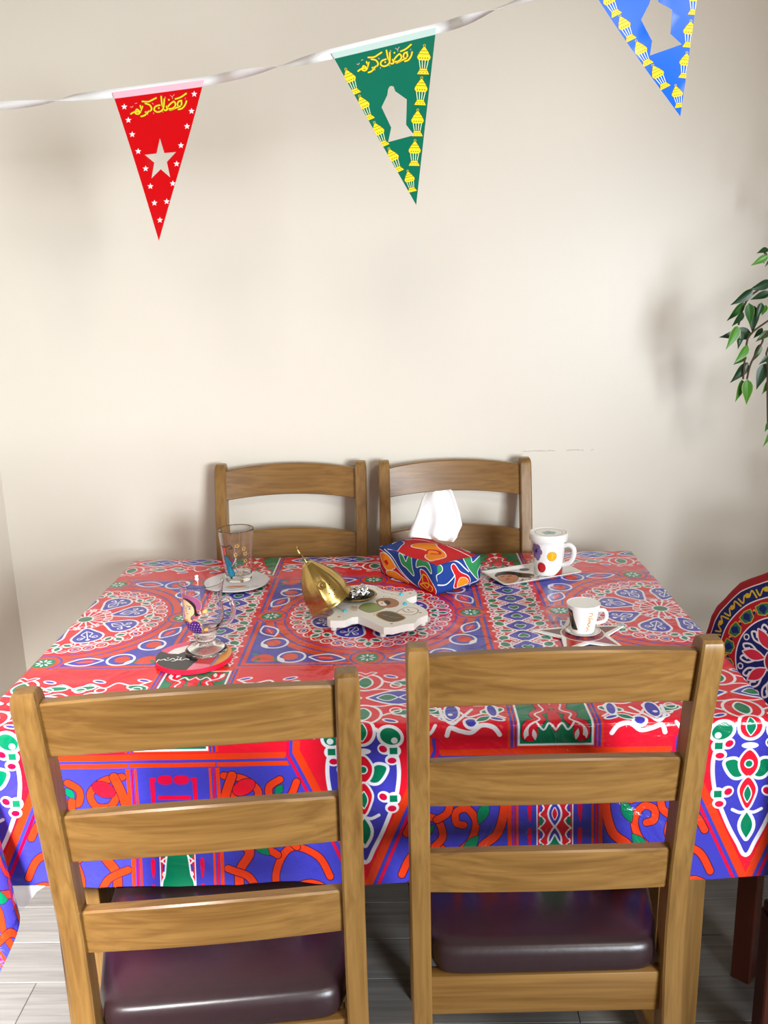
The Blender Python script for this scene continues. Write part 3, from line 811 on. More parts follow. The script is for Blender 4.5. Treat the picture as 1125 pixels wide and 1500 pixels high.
def draw_red(c):
    for x, y in ((213, 392), (242, 492), (270, 600), (315, 728), (372, 860), (410, 995), (443, 1122), (487, 1253), (538, 1112), (583, 975), (610, 825), (642, 685), (688, 540), (723, 425), (745, 297)):
        c.fill(starpts(*k7(x, y), 4.9), FW)
    put_text(c, lambda p: (180 + p[0] / 9.375, 120 + p[1] / 9.375))
pennant('pennant', ((164, 135), (299, 117), (233, 353)), [k7(*p) for p in ((480, 630), (515, 742), (605, 735), (535, 810), (562, 928), (488, 865), (418, 935), (438, 815), (365, 755), (455, 745))],
        draw_red, (204, 0, 12), (248, 186, 202), YR, bt, 'red pennant with white stars and a star cut-out')
GH = [(555, 560), (565, 540), (580, 535), (597, 541), (608, 575), (695, 638), (690, 830), (750, 910), (555, 960), (578, 850), (505, 695), (548, 605)]
def draw_green(c):
    for a in ((232, 400, 312, 595), (335, 600, 417, 790), (447, 800, 527, 990), (557, 1000, 637, 1185), (828, 225, 818, 450), (808, 465, 795, 682), (778, 708, 772, 918), (757, 940, 750, 1142), (700, 1172, 737, 1337)):
        put_lantern(c, *k8(*a[:2]), *k8(*a[2:]))
    ca, sa = math.cos(-.11), math.sin(-.11)
    def fx(p):
        x, y = p[0] / 9.375 - 51.5, p[1] / 9.375 - 33
        return (563.5 + x * ca - y * sa, 85.5 + x * sa + y * ca)
    put_text(c, fx)
pennant('pennant', ((485, 77), (639, 40), (609.5, 301)), [k8(*p) for p in GH], draw_green, (0, 104, 80), (186, 208, 202), YG, bt, 'green pennant with yellow lanterns and a lantern cut-out')
kb = lambda x, y: (840 + x / 3.947, y / 3.947)
def draw_blue(c):
    for a in ((90, -215, 165, -75), (180, -70, 258, 80), (272, 75, 342, 225), (366, 222, 436, 372), (458, 368, 530, 510), (740, -265, 728, -110), (712, -90, 700, 82), (684, 108, 664, 275), (656, 297, 634, 456), (585, 490, 606, 626)):
        put_lantern(c, *kb(*a[:2]), *kb(*a[2:]))
    ca, sa = math.cos(-.2), math.sin(-.2)
    def fx(p):
        x, y = p[0] / 9.375 - 51.5, p[1] / 9.375 - 33
        return (948 + x * ca * 1.1 - y * sa, -28 + x * sa * 1.1 + y * ca)
    put_text(c, fx)
pennant('pennant', ((857, -34), (1036, -88), (994, 172)), [kb(*p) for p in ((455, -20), (475, -30), (495, -10), (500, 5), (577, 50), (565, 192), (627, 256), (445, 318), (460, 232), (398, 106), (445, 15))],
        draw_blue, (0, 96, 220), (170, 200, 240), YB, bt, 'blue pennant with yellow lanterns and a lantern cut-out')
def ribbon():
    way = [(-.0, 0)]
    A = [(-60, 158, 2.12), (0, 155, 2.06), (60, 150, 2.02), (110, 143, 1.99), (164, 137, YR + .007), (299, 119, YR + .007), (345, 110, 1.88), (400, 98, 1.82), (440, 90, 1.77), (485, 79, YG + .007), (639, 42, YG + .007), (680, 30, 1.67), (730, 12, 1.63), (790, -8, 1.57), (857, -32, YB + .007), (1036, -86, YB + .007), (1180, -130, 1.44)]
    pts = [ony(x, y, d) for x, y, d in A]
    a0 = Vector((WALLX + .002, 2.22, pts[0].z + .03)); a1 = Vector((1.35, 1.25, CEIL - .3)); a2 = Vector((1.72, 1.12, CEIL - .03))
    pts = [a0] + pts + [a1, a2]
    tw = [0, 0, .2, 1.2, 2.6, PI, PI, 3.6, 4.8, 5.8, 2 * PI, 2 * PI, 7.0, 8.3, 9.0, 3 * PI, 3 * PI, 3 * PI + 1.5, 4 * PI, 4 * PI]
    S = smooth_path(pts, 6); vs, fs = [], []
    for i, p in enumerate(S):
        f = i / 6; k = min(int(f), len(tw) - 2); ang = tw[k] + (tw[k + 1] - tw[k]) * (f - k)
        t = (S[min(i + 1, len(S) - 1)] - S[max(i - 1, 0)]).normalized()
        upv = Vector((0, 0, 1)); upv = (upv - t * upv.dot(t)).normalized(); sd = t.cross(upv)
        d = (upv * math.cos(ang) + sd * math.sin(ang)) * .0085
        vs += [p + d, p - d]
    for i in range(len(S) - 1): fs.append((2 * i, 2 * i + 1, 2 * i + 3, 2 * i + 2))
    o = mesh('ribbon', vs, fs, plain('white_ribbon', (250, 250, 252), .45), bt, True)
    md = o.modifiers.new('thickness', 'SOLIDIFY'); md.thickness = .0006
    o['label'] = 'twisted white ribbon'
ribbon()

# ------------------------------------------------------------------ weeping fig at the wall
pl = thing('potted_fig', 'leafy weeping fig plant in a pot by the back wall', 'plant', (1.30, 2.30, 0))
POTM = plain('pot_clay', (92, 60, 44), .6)
lathe('pot', [(.001, .0), (.11, .0), (.145, .26), (.16, .26), (.16, .30), (.135, .30), (.13, .265), (.001, .262)], POTM, pl, 32)
BARK = plain('bark', (86, 66, 50), .8, noise=.3, nscale=40)
tube('trunk', smooth_path([(0, 0, .26), (.01, .01, .6), (-.015, 0, 1.0), (.01, -.01, 1.4), (-.005, 0, 1.75)], 6), [.022] * 12 + [.016] * 13, BARK, pl)
def local(px, py, y): return ony(px, py, y) - Vector((1.30, 2.30, 0))
def leafmesh():
    vs, fs, uv = [], [], []
    n = 8
    for i in range(n + 1):
        t = i / n; wd = .20 * math.sin(PI * t ** .72) * (1 - .45 * t) * 1.25
        if i in (0, n): wd = .004
        bend = -.16 * t * t
        for k, s in enumerate((-1, -.5, 0, .5, 1)):
            vs.append((wd * s, t, bend + abs(s) * wd * .35)); uv.append((s * .5 + .5, t))
    for i in range(n):
        for k in range(4): a = i * 5 + k; fs.append((a, a + 1, a + 6, a + 5))
    return vs, fs, uv
def leafmat(name, c1, c2, edge):
    m, N, L, b = newmat(name)
    tc = N.new('ShaderNodeTexCoord'); sp = N.new('ShaderNodeSeparateXYZ'); L.new(tc.outputs['UV'], sp.inputs[0])
    a = N.new('ShaderNodeMath'); a.operation = 'SUBTRACT'; a.inputs[1].default_value = .5; L.new(sp.outputs[0], a.inputs[0])
    ab = N.new('ShaderNodeMath'); ab.operation = 'ABSOLUTE'; L.new(a.outputs[0], ab.inputs[0])
    r = N.new('ShaderNodeValToRGB'); r.color_ramp.elements[0].position = 0; r.color_ramp.elements[0].color = lin(c2); r.color_ramp.elements[1].position = .5; r.color_ramp.elements[1].color = lin(edge)
    for p_, c_ in ((.04, c1), (.43, c1)): e_ = r.color_ramp.elements.new(p_); e_.color = lin(c_)
    L.new(ab.outputs[0], r.inputs[0]); L.new(r.outputs[0], b.inputs['Base Color']); b.inputs['Roughness'].default_value = .38
    return m
LM = [leafmat('leaf_deep', (26, 66, 34), (60, 104, 56), (44, 84, 40)), leafmat('leaf_mid', (44, 100, 40), (96, 150, 70), (150, 170, 100)), leafmat('leaf_bright', (78, 142, 44), (130, 180, 80), (205, 215, 160))]
lv, lf, luv = leafmesh()
LEAFD = []
for m in LM:
    o = mesh('leaf', lv, lf, m, None, True, luv); LEAFD.append(o.data); bpy.data.objects.remove(o)
def leaf(base, tip, kind, roll):
    d = tip - base; L = d.length; yv = d.normalized()
    zv = Vector((.15, -1, .35)); zv = (zv - yv * zv.dot(yv)).normalized()
    zv = (Matrix.Rotation(roll, 3, yv) @ zv); xv = yv.cross(zv)
    o = link(bpy.data.objects.new('leaf', LEAFD[kind]), pl)
    M = Matrix((xv * L, yv * L, zv * L)).transposed().to_4x4(); M.translation = base
    o.matrix_local = M
LV = [(441, 110, 375, 130, 0), (441, 152, 335, 215, 2), (345, 372, 210, 478, 0), (455, 322, 330, 376, 0), (285, 452, 185, 582, 1), (318, 458, 328, 606, 1), (350, 475, 342, 655, 0), (282, 518, 213, 615, 0), (246, 606, 183, 758, 2), (335, 655, 140, 668, 0), (262, 640, 255, 755, 0),
      (312, 732, 235, 850, 2), (392, 722, 348, 842, 1), (312, 842, 208, 978, 0), (272, 952, 245, 1104, 2), (308, 950, 305, 1118, 2), (428, 848, 365, 1014, 0), (450, 800, 384, 852, 0), (450, 1290, 420, 1392, 2), (455, 392, 328, 432, 0), (455, 640, 366, 702, 1), (450, 955, 408, 1052, 2), (405, 618, 348, 692, 0),
      (300, 800, 225, 850, 1), (430, 470, 400, 545, 2), (400, 455, 372, 560, 0), (450, 180, 425, 225, 0), (450, 1230, 424, 1285, 1)]
k2 = lambda x, y, d: local(1025 + x / 4.41, 340 + y / 4.41, d)
for i, (x0, y0, x1, y1, kd) in enumerate(LV):
    d = 2.30 + rnd.uniform(-.03, .03)
    leaf(k2(x0, y0, d), k2(x1, y1, d + rnd.uniform(-.02, .015)), kd, rnd.uniform(-.5, .5))
BR = [[(441, 330), (300, 450), (250, 600)], [(460, 560), (330, 660), (300, 740), (280, 950)], [(470, 620), (400, 720), (330, 850), (305, 950)], [(480, 700), (440, 900), (440, 1250)], [(470, 90), (430, 150), (410, 200)]]
for b in BR:
    P = [k2(x, y, 2.30) for x, y in b]
    st = Vector((-.005, 0, min(1.72, P[0].z + .12)))
    tube('branch', smooth_path([st, (st + P[0]) / 2 + Vector((0, 0, .06))] + P, 5), .0028, BARK, pl, 6)
for i in range(70):                                   # the rest of the crown, beyond the picture's edge
    a, h = rnd.uniform(0, 2 * PI), rnd.uniform(1.0, 1.95); r = rnd.uniform(.05, .27)
    b = Vector((r * math.cos(a), r * .8 * math.sin(a), h))
    leaf(b, b + Vector((rnd.uniform(-.04, .04), rnd.uniform(-.03, .03), -rnd.uniform(.05, .075))), rnd.choice((0, 0, 1, 2)), rnd.uniform(-1, 1))
for i in range(9):
    a = i * .7; h = 1.0 + i * .09
    tube('branch', smooth_path([(0, 0, h), (.12 * math.cos(a), .1 * math.sin(a), h + .12), (.22 * math.cos(a), .18 * math.sin(a), h + .08)], 4), .003, BARK, pl, 6)

# ------------------------------------------------------------------ things on the table
TOP = .7815
GLASS = glassmat('clear_glass')
CERAM = plain('white_glaze', (238, 238, 236), .16, spec=.6, coat=.3)
BRASS = plain('brass', (196, 166, 98), .27, metal=1, noise=.15, nscale=25)
def lathe_uv(name, prof, mat, parent, n=48, zr=None):
    vs, fs, uv = [], [], []
    zs = [z for r, z in prof]; z0, z1 = zr or (min(zs), max(zs))
    for r, z in prof:
        for i in range(n + 1):
            a = 2 * PI * i / n; vs.append((r * math.cos(a), r * math.sin(a), z)); uv.append((i / n, (z - z0) / (z1 - z0)))
    for j in range(len(prof) - 1):
        for i in range(n): a = j * (n + 1) + i; fs.append((a, a + 1, a + n + 2, a + n + 1))
    return mesh(name, vs, fs, mat, parent, True, uv)
def handle(name, pts, rad, mat, parent, sq=1.0):
    o = tube(name, smooth_path(pts, 6), rad, mat, parent, 12)
    return o
def decal(name, prof_r, z0, z1, a0, a1, mat, parent, n=16):
    vs, fs, uv = [], [], []
    for j in range(n + 1):
        z = z0 + (z1 - z0) * j / n; r = prof_r(z) + .0007
        for i in range(n + 1):
            a = a0 + (a1 - a0) * i / n; vs.append((r * math.cos(a), r * math.sin(a), z)); uv.append((i / n, j / n))
    for j in range(n):
        for i in range(n): k = j * (n + 1) + i; fs.append((k, k + 1, k + n + 2, k + n + 1))
    return mesh(name, vs, fs, mat, parent, True, uv)
def disc_uv(name, r, z, mat, parent, n=48):
    vs, uv = [(0, 0, z)], [(.5, .5)]
    for i in range(n): a = 2 * PI * i / n; vs.append((r * math.cos(a), r * math.sin(a), z)); uv.append((.5 + .5 * math.cos(a), .5 + .5 * math.sin(a)))
    return mesh(name, vs, [(0, i + 1, (i + 1) % n + 1) for i in range(n)], mat, parent, False, uv)

# --- coaster and footed glass mug
co = thing('coaster', 'round pink-edged coaster with black picture and Arabic writing under the glass mug', 'coaster', (-.444, 1.735, TOP))
lathe('rim', [(.001, .0), (.079, .0), (.080, .001), (.080, .0095), (.079, .0105), (.001, .0105)], plain('pink_edge', (232, 24, 62), .35), co, 56, .5)
c = Canvas(-.08, -.08, .08, .08, .0004, (40, 36, 40))
c.fill([(-.09, .03), (-.05, .005), (-.03, .01), (-.02, .09), (-.09, .09)], (232, 70, 110)); c.fill([(-.06, .01), (-.035, .005), (.0, .045), (.012, .07), (-.005, .066), (-.05, .035)], (240, 232, 230))
c.fill([(.0, -.09), (.015, -.03), (.0, .0), (.02, .05), (.09, .09), (.09, -.09)], (206, 52, 56)); c.fill([(.0, -.09), (.01, -.045), (.05, -.055), (.06, -.09)], (236, 130, 150))
c.fill([(.03, -.09), (.05, -.05), (.06, .0), (.055, .06), (.09, .09), (.09, -.09)], (226, 150, 60)); c.line(cr([(.048, -.06), (.055, 0), (.045, .06)], 6), .006, (150, 120, 170))
for P in ([(-.005, -.026), (-.012, -.021), (-.018, -.027), (-.024, -.026), (-.024, -.014)], [(-.024, -.026), (-.034, -.027)], [(-.03, -.020), (-.033, -.030), (-.040, -.032)], [(-.036, -.022), (-.042, -.018), (-.046, -.026), (-.054, -.027), (-.058, -.021), (-.064, -.026), (-.070, -.024), (-.071, -.036)], [(-.03, -.012), (-.033, -.010)], [(-.05, -.016), (-.053, -.016)]):
    c.line(cr(P, 5), .0026, (245, 245, 245))
disc_uv('picture', .0785, .0108, printed('coaster_print', c.image('coaster_print'), .25), co)

mg = thing('glass_mug', 'footed clear glass mug painted with a woman in a purple dotted dress', 'mug', (-.421, 1.752, TOP + .0112))
pr = [(.0005, .019), (.010, .017), (.020, .009), (.032, .0035), (.040, .0), (.044, .002), (.0445, .005), (.040, .010), (.024, .016), (.017, .022), (.0165, .027), (.022, .031), (.024, .035), (.021, .040), (.026, .046), (.036, .058), (.0415, .072), (.0425, .085), (.041, .105), (.0415, .125), (.0445, .145), (.0475, .155)]
inn = [(.0460, .1555), (.0430, .145), (.0397, .125), (.0392, .105), (.0405, .085), (.0395, .073), (.034, .061), (.022, .052), (.0005, .050)]
lathe('body', pr + inn, GLASS, mg, 56, 1.5, recalc=False)
handle('handle', [(.040, 0, .118), (.058, 0, .124), (.069, 0, .108), (.066, 0, .085), (.052, 0, .066), (.037, 0, .062)], .0052, GLASS, mg).rotation_euler.z = -.25
c = Canvas(0, 0, .06, .10, .0003, (255, 255, 255, 0))
SK, BK, PUR, GLD = (240, 208, 160), (24, 18, 20), (74, 24, 130), (206, 160, 60)
c.fill(cr([(.004, .098), (.03, .097), (.046, .086), (.048, .070), (.042, .062), (.036, .070), (.02, .088), (.004, .09)], 5, True), (170, 90, 140), GLD, .0012)
c.fill(cr([(.004, .088), (.022, .088), (.036, .076), (.038, .058), (.043, .052), (.034, .05), (.032, .07), (.018, .082), (.004, .083)], 5, True), BK)
c.fill(cr([(.003, .083), (.018, .082), (.031, .070), (.032, .055), (.024, .046), (.024, .040), (.032, .034), (.006, .034), (.008, .046), (.004, .055)], 4, True), SK, BK, .0008)
c.fill(ell(.02, .066, .0045, .0022), (250, 250, 250), BK, .0007); c.disc(.021, .066, .0017, BK); c.line([(.014, .071), (.025, .0715)], .0012, BK); c.line([(.012, .066), (.010, .058), (.013, .057)], .0009, BK); c.line([(.011, .052), (.017, .0525)], .0014, (190, 50, 50)); c.fill(ell(.006, .066, .003, .0018), (250, 250, 250), BK, .0006)
c.fill(cr([(.004, .032), (.012, .036), (.02, .030), (.03, .037), (.042, .033), (.045, .015), (.043, .004), (.02, .003), (.006, .01)], 4, True), PUR, GLD, .0016)
for i in range(6):
    for j in range(4): c.disc(.01 + i * .0066 + (j % 2) * .003, .009 + j * .0066, .0012, (226, 210, 240))
c.line([(.036, .034), (.034, .006)], .0008, BK); c.fill(ell(.012, .036, .005, .003), GLD)
for y in (.06, .014): c.fill(cr([(.051, y), (.056, y + .004), (.059, y + .002), (.058, y - .004), (.052, y - .004)], 4, True), (236, 200, 110), GLD, .0008)
fr = lambda z: float(np.interp(z, [p[1] for p in pr], [p[0] for p in pr]))
decal('painted_figure', fr, .050, .140, PI * 1.5 - .98, PI * 1.5 + .42, printed('figure_paint', c.image('figure_print'), .3, alpha=True), mg)

# --- plate and tumbler
pt = thing('coaster', 'round white coaster with black underside beneath the tumbler glass', 'coaster', (-.441, 2.232, TOP))
lathe('underside', [(.001, 0), (.078, 0), (.083, .004), (.001, .004)], plain('black_cork', (18, 18, 20), .6), pt, 48, .5)
c = Canvas(-.085, -.085, .085, .085, .0005, (226, 224, 228))
c.fill(cr([(.0, -.055), (.03, -.05), (.034, -.042), (.0, -.043), (-.02, -.046)], 5, True), (205, 120, 60)); c.line(cr([(-.02, -.055), (0, -.062), (.02, -.056), (.035, -.06), (.042, -.052)], 6), .0025, (60, 30, 24))
for x in (.048, .055, .06): c.line([(x, -.05), (x + .004, -.048)], .0015, (50, 50, 50))
lathe('face', [(.001, .0041), (.083, .0041), (.085, .0065), (.084, .008), (.001, .008)], plain('white_enamel', (226, 224, 228), .3), pt, 48, .5)
disc_uv('picture', .083, .0083, printed('enamel_print', c.image('enamel_print'), .25), pt)
tm = thing('tumbler', 'clear glass tumbler painted with a figure in a teal dress and gold dots', 'glass', (-.437, 2.243, TOP + .0088))
po = [(.0005, 0), (.020, 0), (.031, 0), (.033, .0008), (.0338, .002), (.0342, .005), (.0355, .02)] + [(.0355 + .011 * k / 12, .02 + .118 * k / 12) for k in range(1, 12)] + [(.0464, .1365), (.0465, .138), (.0462, .1393), (.0455, .1396)]
lathe('body', po + [(.0450, .1393), (.0446, .138), (.0444, .1365)] + [(.0444 - .0106 * k / 12, .1365 - .1125 * k / 12) for k in range(1, 12)] + [(.0336, .0225), (.0325, .0185), (.030, .017), (.015, .0162), (.0005, .016)], GLASS, tm, 48, 1.5, recalc=False)
c = Canvas(0, 0, .08, .12, .0003, (255, 255, 255, 0))
c.fill([(.008, .088), (.02, .09), (.019, .07), (.012, .06)], (206, 96, 84), BK, .001); c.line(cr([(.006, .092), (.02, .091), (.032, .096), (.038, .09), (.032, .087)], 6), .003, (80, 36, 36))
c.fill(cr([(.012, .062), (.022, .062), (.033, .045), (.03, .038), (.038, .012), (.02, .006), (.016, .03)], 4, True), (20, 128, 160), BK, .0012); c.line([(.022, .055), (.028, .04), (.02, .036)], .001, BK); c.line([(.026, .03), (.03, .012)], .001, (90, 200, 220))
c.line(cr([(.03, .032), (.036, .028), (.042, .03), (.046, .022)], 5), .0016, (60, 30, 60)); c.fill([(.022, .006), (.03, .006), (.03, 0), (.024, 0)], BK)
for x, y in ((.045, .07), (.07, .05), (.066, .085), (.055, .018), (.075, .03), (.05, .095), (.07, .07)):
    for k in range(5): a = k * 1.257; c.disc(x + .004 * math.cos(a), y + .004 * math.sin(a), .0017, (214, 162, 72))
ft = lambda z: float(np.interp(z, [0, .02, .138], [.034, .0355, .0465]))
decal('painted_figure', ft, .012, .128, PI * 1.5 - 1.05, PI * 1.5 + .95, printed('dress_paint', c.image('dress_print'), .3, alpha=True), tm)

# --- white board with bowl
K6 = lambda x, y: onz(470 + x / 6.618, 840 + y / 6.618, TOP + .031)
OUT = [(60, 440), (62, 425), (110, 400), (135, 372), (110, 345), (40, 318), (30, 300), (90, 255), (180, 170), (290, 118), (430, 106), (520, 118), (600, 155), (680, 176), (790, 182), (850, 170), (900, 166), (930, 185), (925, 212), (870, 232), (825, 250), (850, 275), (930, 300), (1000, 335), (1040, 375), (1035, 400), (980, 420), (940, 440), (905, 480), (800, 495), (700, 520), (610, 522), (560, 500), (460, 455), (360, 418), (300, 425), (230, 455), (150, 458), (90, 455)]
W = [K6(*p) for p in OUT]
cx, cy = sum(p.x for p in W) / len(W), sum(p.y for p in W) / len(W)
by = thing('serving_board', 'white painted wooden board on little feet with pictures and turquoise beads', 'board', (cx, cy, TOP))
BT, BB = .031, .014
n = len(W)
x0, x1, y0, y1 = min(p.x for p in W) - .004, max(p.x for p in W) + .004, min(p.y for p in W) - .004, max(p.y for p in W) + .004
c = Canvas(x0, y0, x1, y1, .0004, (236, 233, 226))
k6 = lambda x, y: tuple(K6(x, y)[:2])
def cpoly(P, col, out=None, ow=0, sm=True): c.fill(cr([k6(*p) for p in P], 5, True) if sm else [k6(*p) for p in P], col, out, ow)
def cline(P, wd, col): c.line(cr([k6(*p) for p in P], 5), wd, col)
BR_ = (150, 104, 50)
cpoly([(375, 330), (420, 295), (500, 285), (570, 310), (620, 330), (540, 365), (470, 378), (400, 355)], (140, 156, 88), BR_, .002)
cpoly([(545, 262), (600, 240), (690, 245), (745, 275), (740, 310), (680, 328), (600, 325), (560, 300)], (170, 110, 70), BR_, .002)
cpoly([(555, 280), (590, 268), (640, 285), (630, 312), (580, 310)], (244, 236, 228)); cpoly([(610, 270), (650, 262), (680, 285), (650, 305)], (40, 26, 24)); cpoly([(585, 285), (600, 283), (600, 292), (588, 292)], (180, 40, 40))
cpoly([(740, 380), (790, 345), (850, 330), (930, 345), (935, 375), (880, 400), (800, 395)], (244, 236, 228), BR_, .002); cline([(790, 350), (830, 375), (900, 370)], .002, (60, 40, 36)); cline([(840, 345), (860, 360)], .002, (60, 40, 36))
cpoly([(545, 405), (600, 370), (700, 375), (810, 425), (770, 455), (690, 468), (620, 450)], (90, 74, 44), (206, 150, 70), .003); cline([(600, 400), (680, 420), (760, 430)], .0025, (160, 130, 70)); cline([(620, 430), (700, 400)], .002, (50, 40, 30))
for k in range(9): a = PI * (.15 + k * .09); cline([(325 + 20 * math.cos(a), 310 + 12 * math.sin(a)), (325 + 52 * math.cos(a), 310 + 55 * math.sin(a))], .0012, (170, 130, 70))
for P in ([(300, 128), (350, 122), (420, 122)], [(540, 145), (600, 175), (680, 195), (740, 208)], [(110, 300), (150, 325), (200, 350)], [(600, 220), (660, 225), (720, 232)], [(510, 395), (560, 375), (640, 362)]):
    cline(P, .0012, (170, 130, 70))
    for p in P: c.disc(*k6(p[0] + 8, p[1] + 8), .0016, (150, 110, 50))
for p in ((175, 420), (865, 192), (965, 380), (685, 487)): c.fill(ell(*k6(*p), .0035, .0035), (176, 140, 90))
BM = printed('board_print', c.image('board_print'), .45)
WP = plain('white_board_paint', (236, 233, 226), .5)
bm_ = [(p.x - cx, p.y - cy) for p in W]
V, Ed, F, *_ = delaunay_2d_cdt([Vector(p) for p in bm_], [(i, (i + 1) % n) for i in range(n)], [], 1, 1e-5)
mesh('painted_top', [(v.x, v.y, BT) for v in V], [tuple(f) for f in F], BM, by, False, [((v.x + cx - x0) / (x1 - x0), (v.y + cy - y0) / (y1 - y0)) for v in V])
loft('board', [[(p[0], p[1], BB) for p in bm_], [(p[0], p[1], BT - .0003) for p in bm_]], WP, by, angle=.5)
for p in ((600, 480), (985, 375), (120, 420), (820, 205)):
    q = K6(*p); lathe('foot', [(.001, 0), (.0065, 0), (.007, .003), (.006, BB), (.001, BB)], WP, by, 16).location = (q.x - cx, q.y - cy, 0)
TURQ = plain('turquoise', (40, 176, 200), .2)
for p in ((230, 370), (778, 208), (815, 300)):
    q = K6(*p); lathe('bead', [(.0003, .006), (.003, .0052), (.0046, .002), (.0046, .0)], TURQ, by, 14).location = (q.x - cx, q.y - cy, BT)
bc = K6(400, 245)
bw = thing('bowl', 'small brass-rimmed dark bowl of foil sweets set on the white board', 'bowl', (bc.x - .012, bc.y + .002, TOP + BT + .0006))
lathe('rim', [(.043, .008), (.046, .0075), (.0475, .0095), (.046, .0115), (.043, .011)], BRASS, bw, 40, closed=True)
lathe('body', [(.001, 0), (.028, 0), (.040, .004), (.045, .009), (.0435, .0095), (.038, .006), (.027, .0025), (.001, .0025)], plain('black_bowl', (22, 22, 24), .3), bw, 40)
FOIL = plain('silver_foil', (225, 228, 232), .16, metal=1, bump=.6, nscale=160)
for i, (dx, dy, r, h) in enumerate(((-.020, .006, .016, .018), (.012, -.012, .018, .026), (.016, .016, .014, .018), (-.006, -.020, .012, .014))):
    bm = bmesh.new(); bmesh.ops.create_icosphere(bm, subdivisions=3, radius=1)
    g = random.Random(i)
    for v in bm.verts:
        k = .78 + .3 * abs(math.sin(v.co.x * 4.1 + i) * math.sin(v.co.y * 5.3 + 2 * i) + .4 * math.sin(v.co.z * 7 + i)) * 1.0
        v.co = Vector((v.co.x * r * k, v.co.y * r * k, v.co.z * h * .6 * k))
    lo = min(v.co.z for v in bm.verts)
    for v in bm.verts: v.co.z -= lo
    o = frombm('foil_sweet', bm, FOIL, None, False)
    o.location = (bw.location.x + dx, bw.location.y + dy, bw.location.z + .0062)
    tag(o, ['crumpled silver foil sweet in the bowl next to the tilted brass lantern top', 'tallest peaked silver foil sweet in the brass-rimmed bowl', 'silver foil sweet in the bowl on its tissue box side', 'smallest low silver foil sweet in the brass-rimmed bowl'][i], 'sweet', 'foil sweets in the bowl')

# --- brass lantern lid lying tilted against the board
fl = thing('lantern_lid', 'tilted pierced brass lantern top with a hook beside the white board', 'lantern')
lp = [(.0535, .0), (.056, .001), (.0565, .004), (.054, .007), (.0530, .012), (.0532, .018), (.0520, .030), (.0475, .048), (.0400, .066), (.0300, .083), (.0190, .098), (.0140, .106), (.0115, .108), (.0060, .1085)]
rings = []
for r, z in lp + [(.0045, .1075), (.010, .1065), (.0125, .104), (.0175, .096), (.0285, .081), (.0385, .064), (.046, .046), (.0505, .029), (.0513, .018), (.051, .010), (.0525, .006)]:
    k = 72
    ring_ = []
    for i in range(k):
        a = 2 * PI * i / k
        rid = 1 + (.045 * max(0, math.cos(6 * a)) ** 14 + .02 * math.cos(6 * a) ** 2) * (1 if .02 < z < .10 else .2)
        ring_.append((r * rid * math.cos(a), r * rid * math.sin(a), z))
    rings.append(ring_)
loft('dome', rings, BRASS, fl, True, False, True, 1.0)
tube('hook', smooth_path([(0, 0, .108), (0, 0, .122), (.003, 0, .132), (.009, 0, .139), (.006, 0, .150), (-.003, 0, .153), (-.010, 0, .148)], 6), .0016, BRASS, fl, 8)
HOLE = plain('pierced_hole', (30, 20, 10), .9)
hv, hf = [], []
for i in range(6):
    for (da, zz) in ((-.14, .034), (.14, .034), (0, .042), (-.12, .050), (.12, .050), (0, .026)):
        if i % 2: continue
        a = PI / 6 + i * PI / 3 + da; r = float(np.interp(zz, [p[1] for p in lp], [p[0] for p in lp])) * 1.008 + .0006
        C0 = Vector((r * math.cos(a), r * math.sin(a), zz)); t1 = Vector((-math.sin(a), math.cos(a), 0)); t2 = Vector((-.5 * math.cos(a), -.5 * math.sin(a), .87))
        b0 = len(hv)
        for k in range(8): hv.append(C0 + (t1 * math.cos(k * PI / 4) + t2 * math.sin(k * PI / 4)) * .0016)
        hf.append(tuple(range(b0, b0 + 8)))
ho = mesh('pierced_holes', hv, hf, HOLE, fl); ho['kind'] = 'stuff'
boss = lathe('boss', [(.0005, .004), (.003, .0036), (.0045, .0015), (.0085, .002), (.0105, .0), (.0095, -.001)], BRASS, fl, 24)
aim = Vector((-.20, -.92, .34)).normalized()
axis = Vector((-.46, -.10, .88)).normalized(); LBASE = onz(484, 879, TOP + .038)
xx = (aim - axis * aim.dot(axis)).normalized(); yy_ = axis.cross(xx)
fl.matrix_world = Matrix.Translation(LBASE) @ Matrix((xx, yy_, axis)).transposed().to_4x4()
ra = float(np.interp(.058, [p[1] for p in lp], [p[0] for p in lp]))
nb = Vector((math.cos(PI / 6 * 0 + .3), math.sin(.3), .55)).normalized()
boss.matrix_local = Matrix.Translation((ra * math.cos(.3) * 1.01, ra * math.sin(.3) * 1.01, .058)) @ nb.to_track_quat('Z', 'Y').to_matrix().to_4x4()

# --- tissue box in a printed fabric cover
tx_ = thing('tissue_box', 'tissue box in a blue, red and orange swirl-print fabric cover', 'tissue box', (.083, 2.104, TOP + .001), 0)
BLX, BLY, BH = .24, .145, .086
ex, ey = Vector((.79, .613, 0)), Vector((-.613, .79, 0))      # short side, long side
tx_.matrix_world = Matrix.Translation((.083, 2.104, TOP + .001)) @ Matrix((ex, ey, Vector((0, 0, 1)))).transposed().to_4x4()
NB, RO, OR, GR, WH = (28, 62, 140), (200, 26, 34), (240, 138, 24), (48, 138, 84), (238, 236, 232)
c = Canvas(0, 0, .25, .30, .0005, NB)      # rows: long side 0-.09, short side .09-.18 (first .145), top .18-.30 drawn along the long side
def LS(x, y):                               # traced face coordinates -> long side (along, up)
    q = np.linalg.solve(np.array([[615., -80], [170., 340]]), np.array([x - 75., y - 490])); return (BLX * (1 - q[0]), BH * (1 - q[1]))
def lf_(P, col, out=WH, ow=.0022, sm=True): c.fill(cr([LS(*p) for p in P], 5, True) if sm else [LS(*p) for p in P], col, out, ow)
lf_([(40, 580), (110, 590), (180, 660), (230, 760), (330, 880), (420, 960), (380, 1010), (60, 900)], RO)
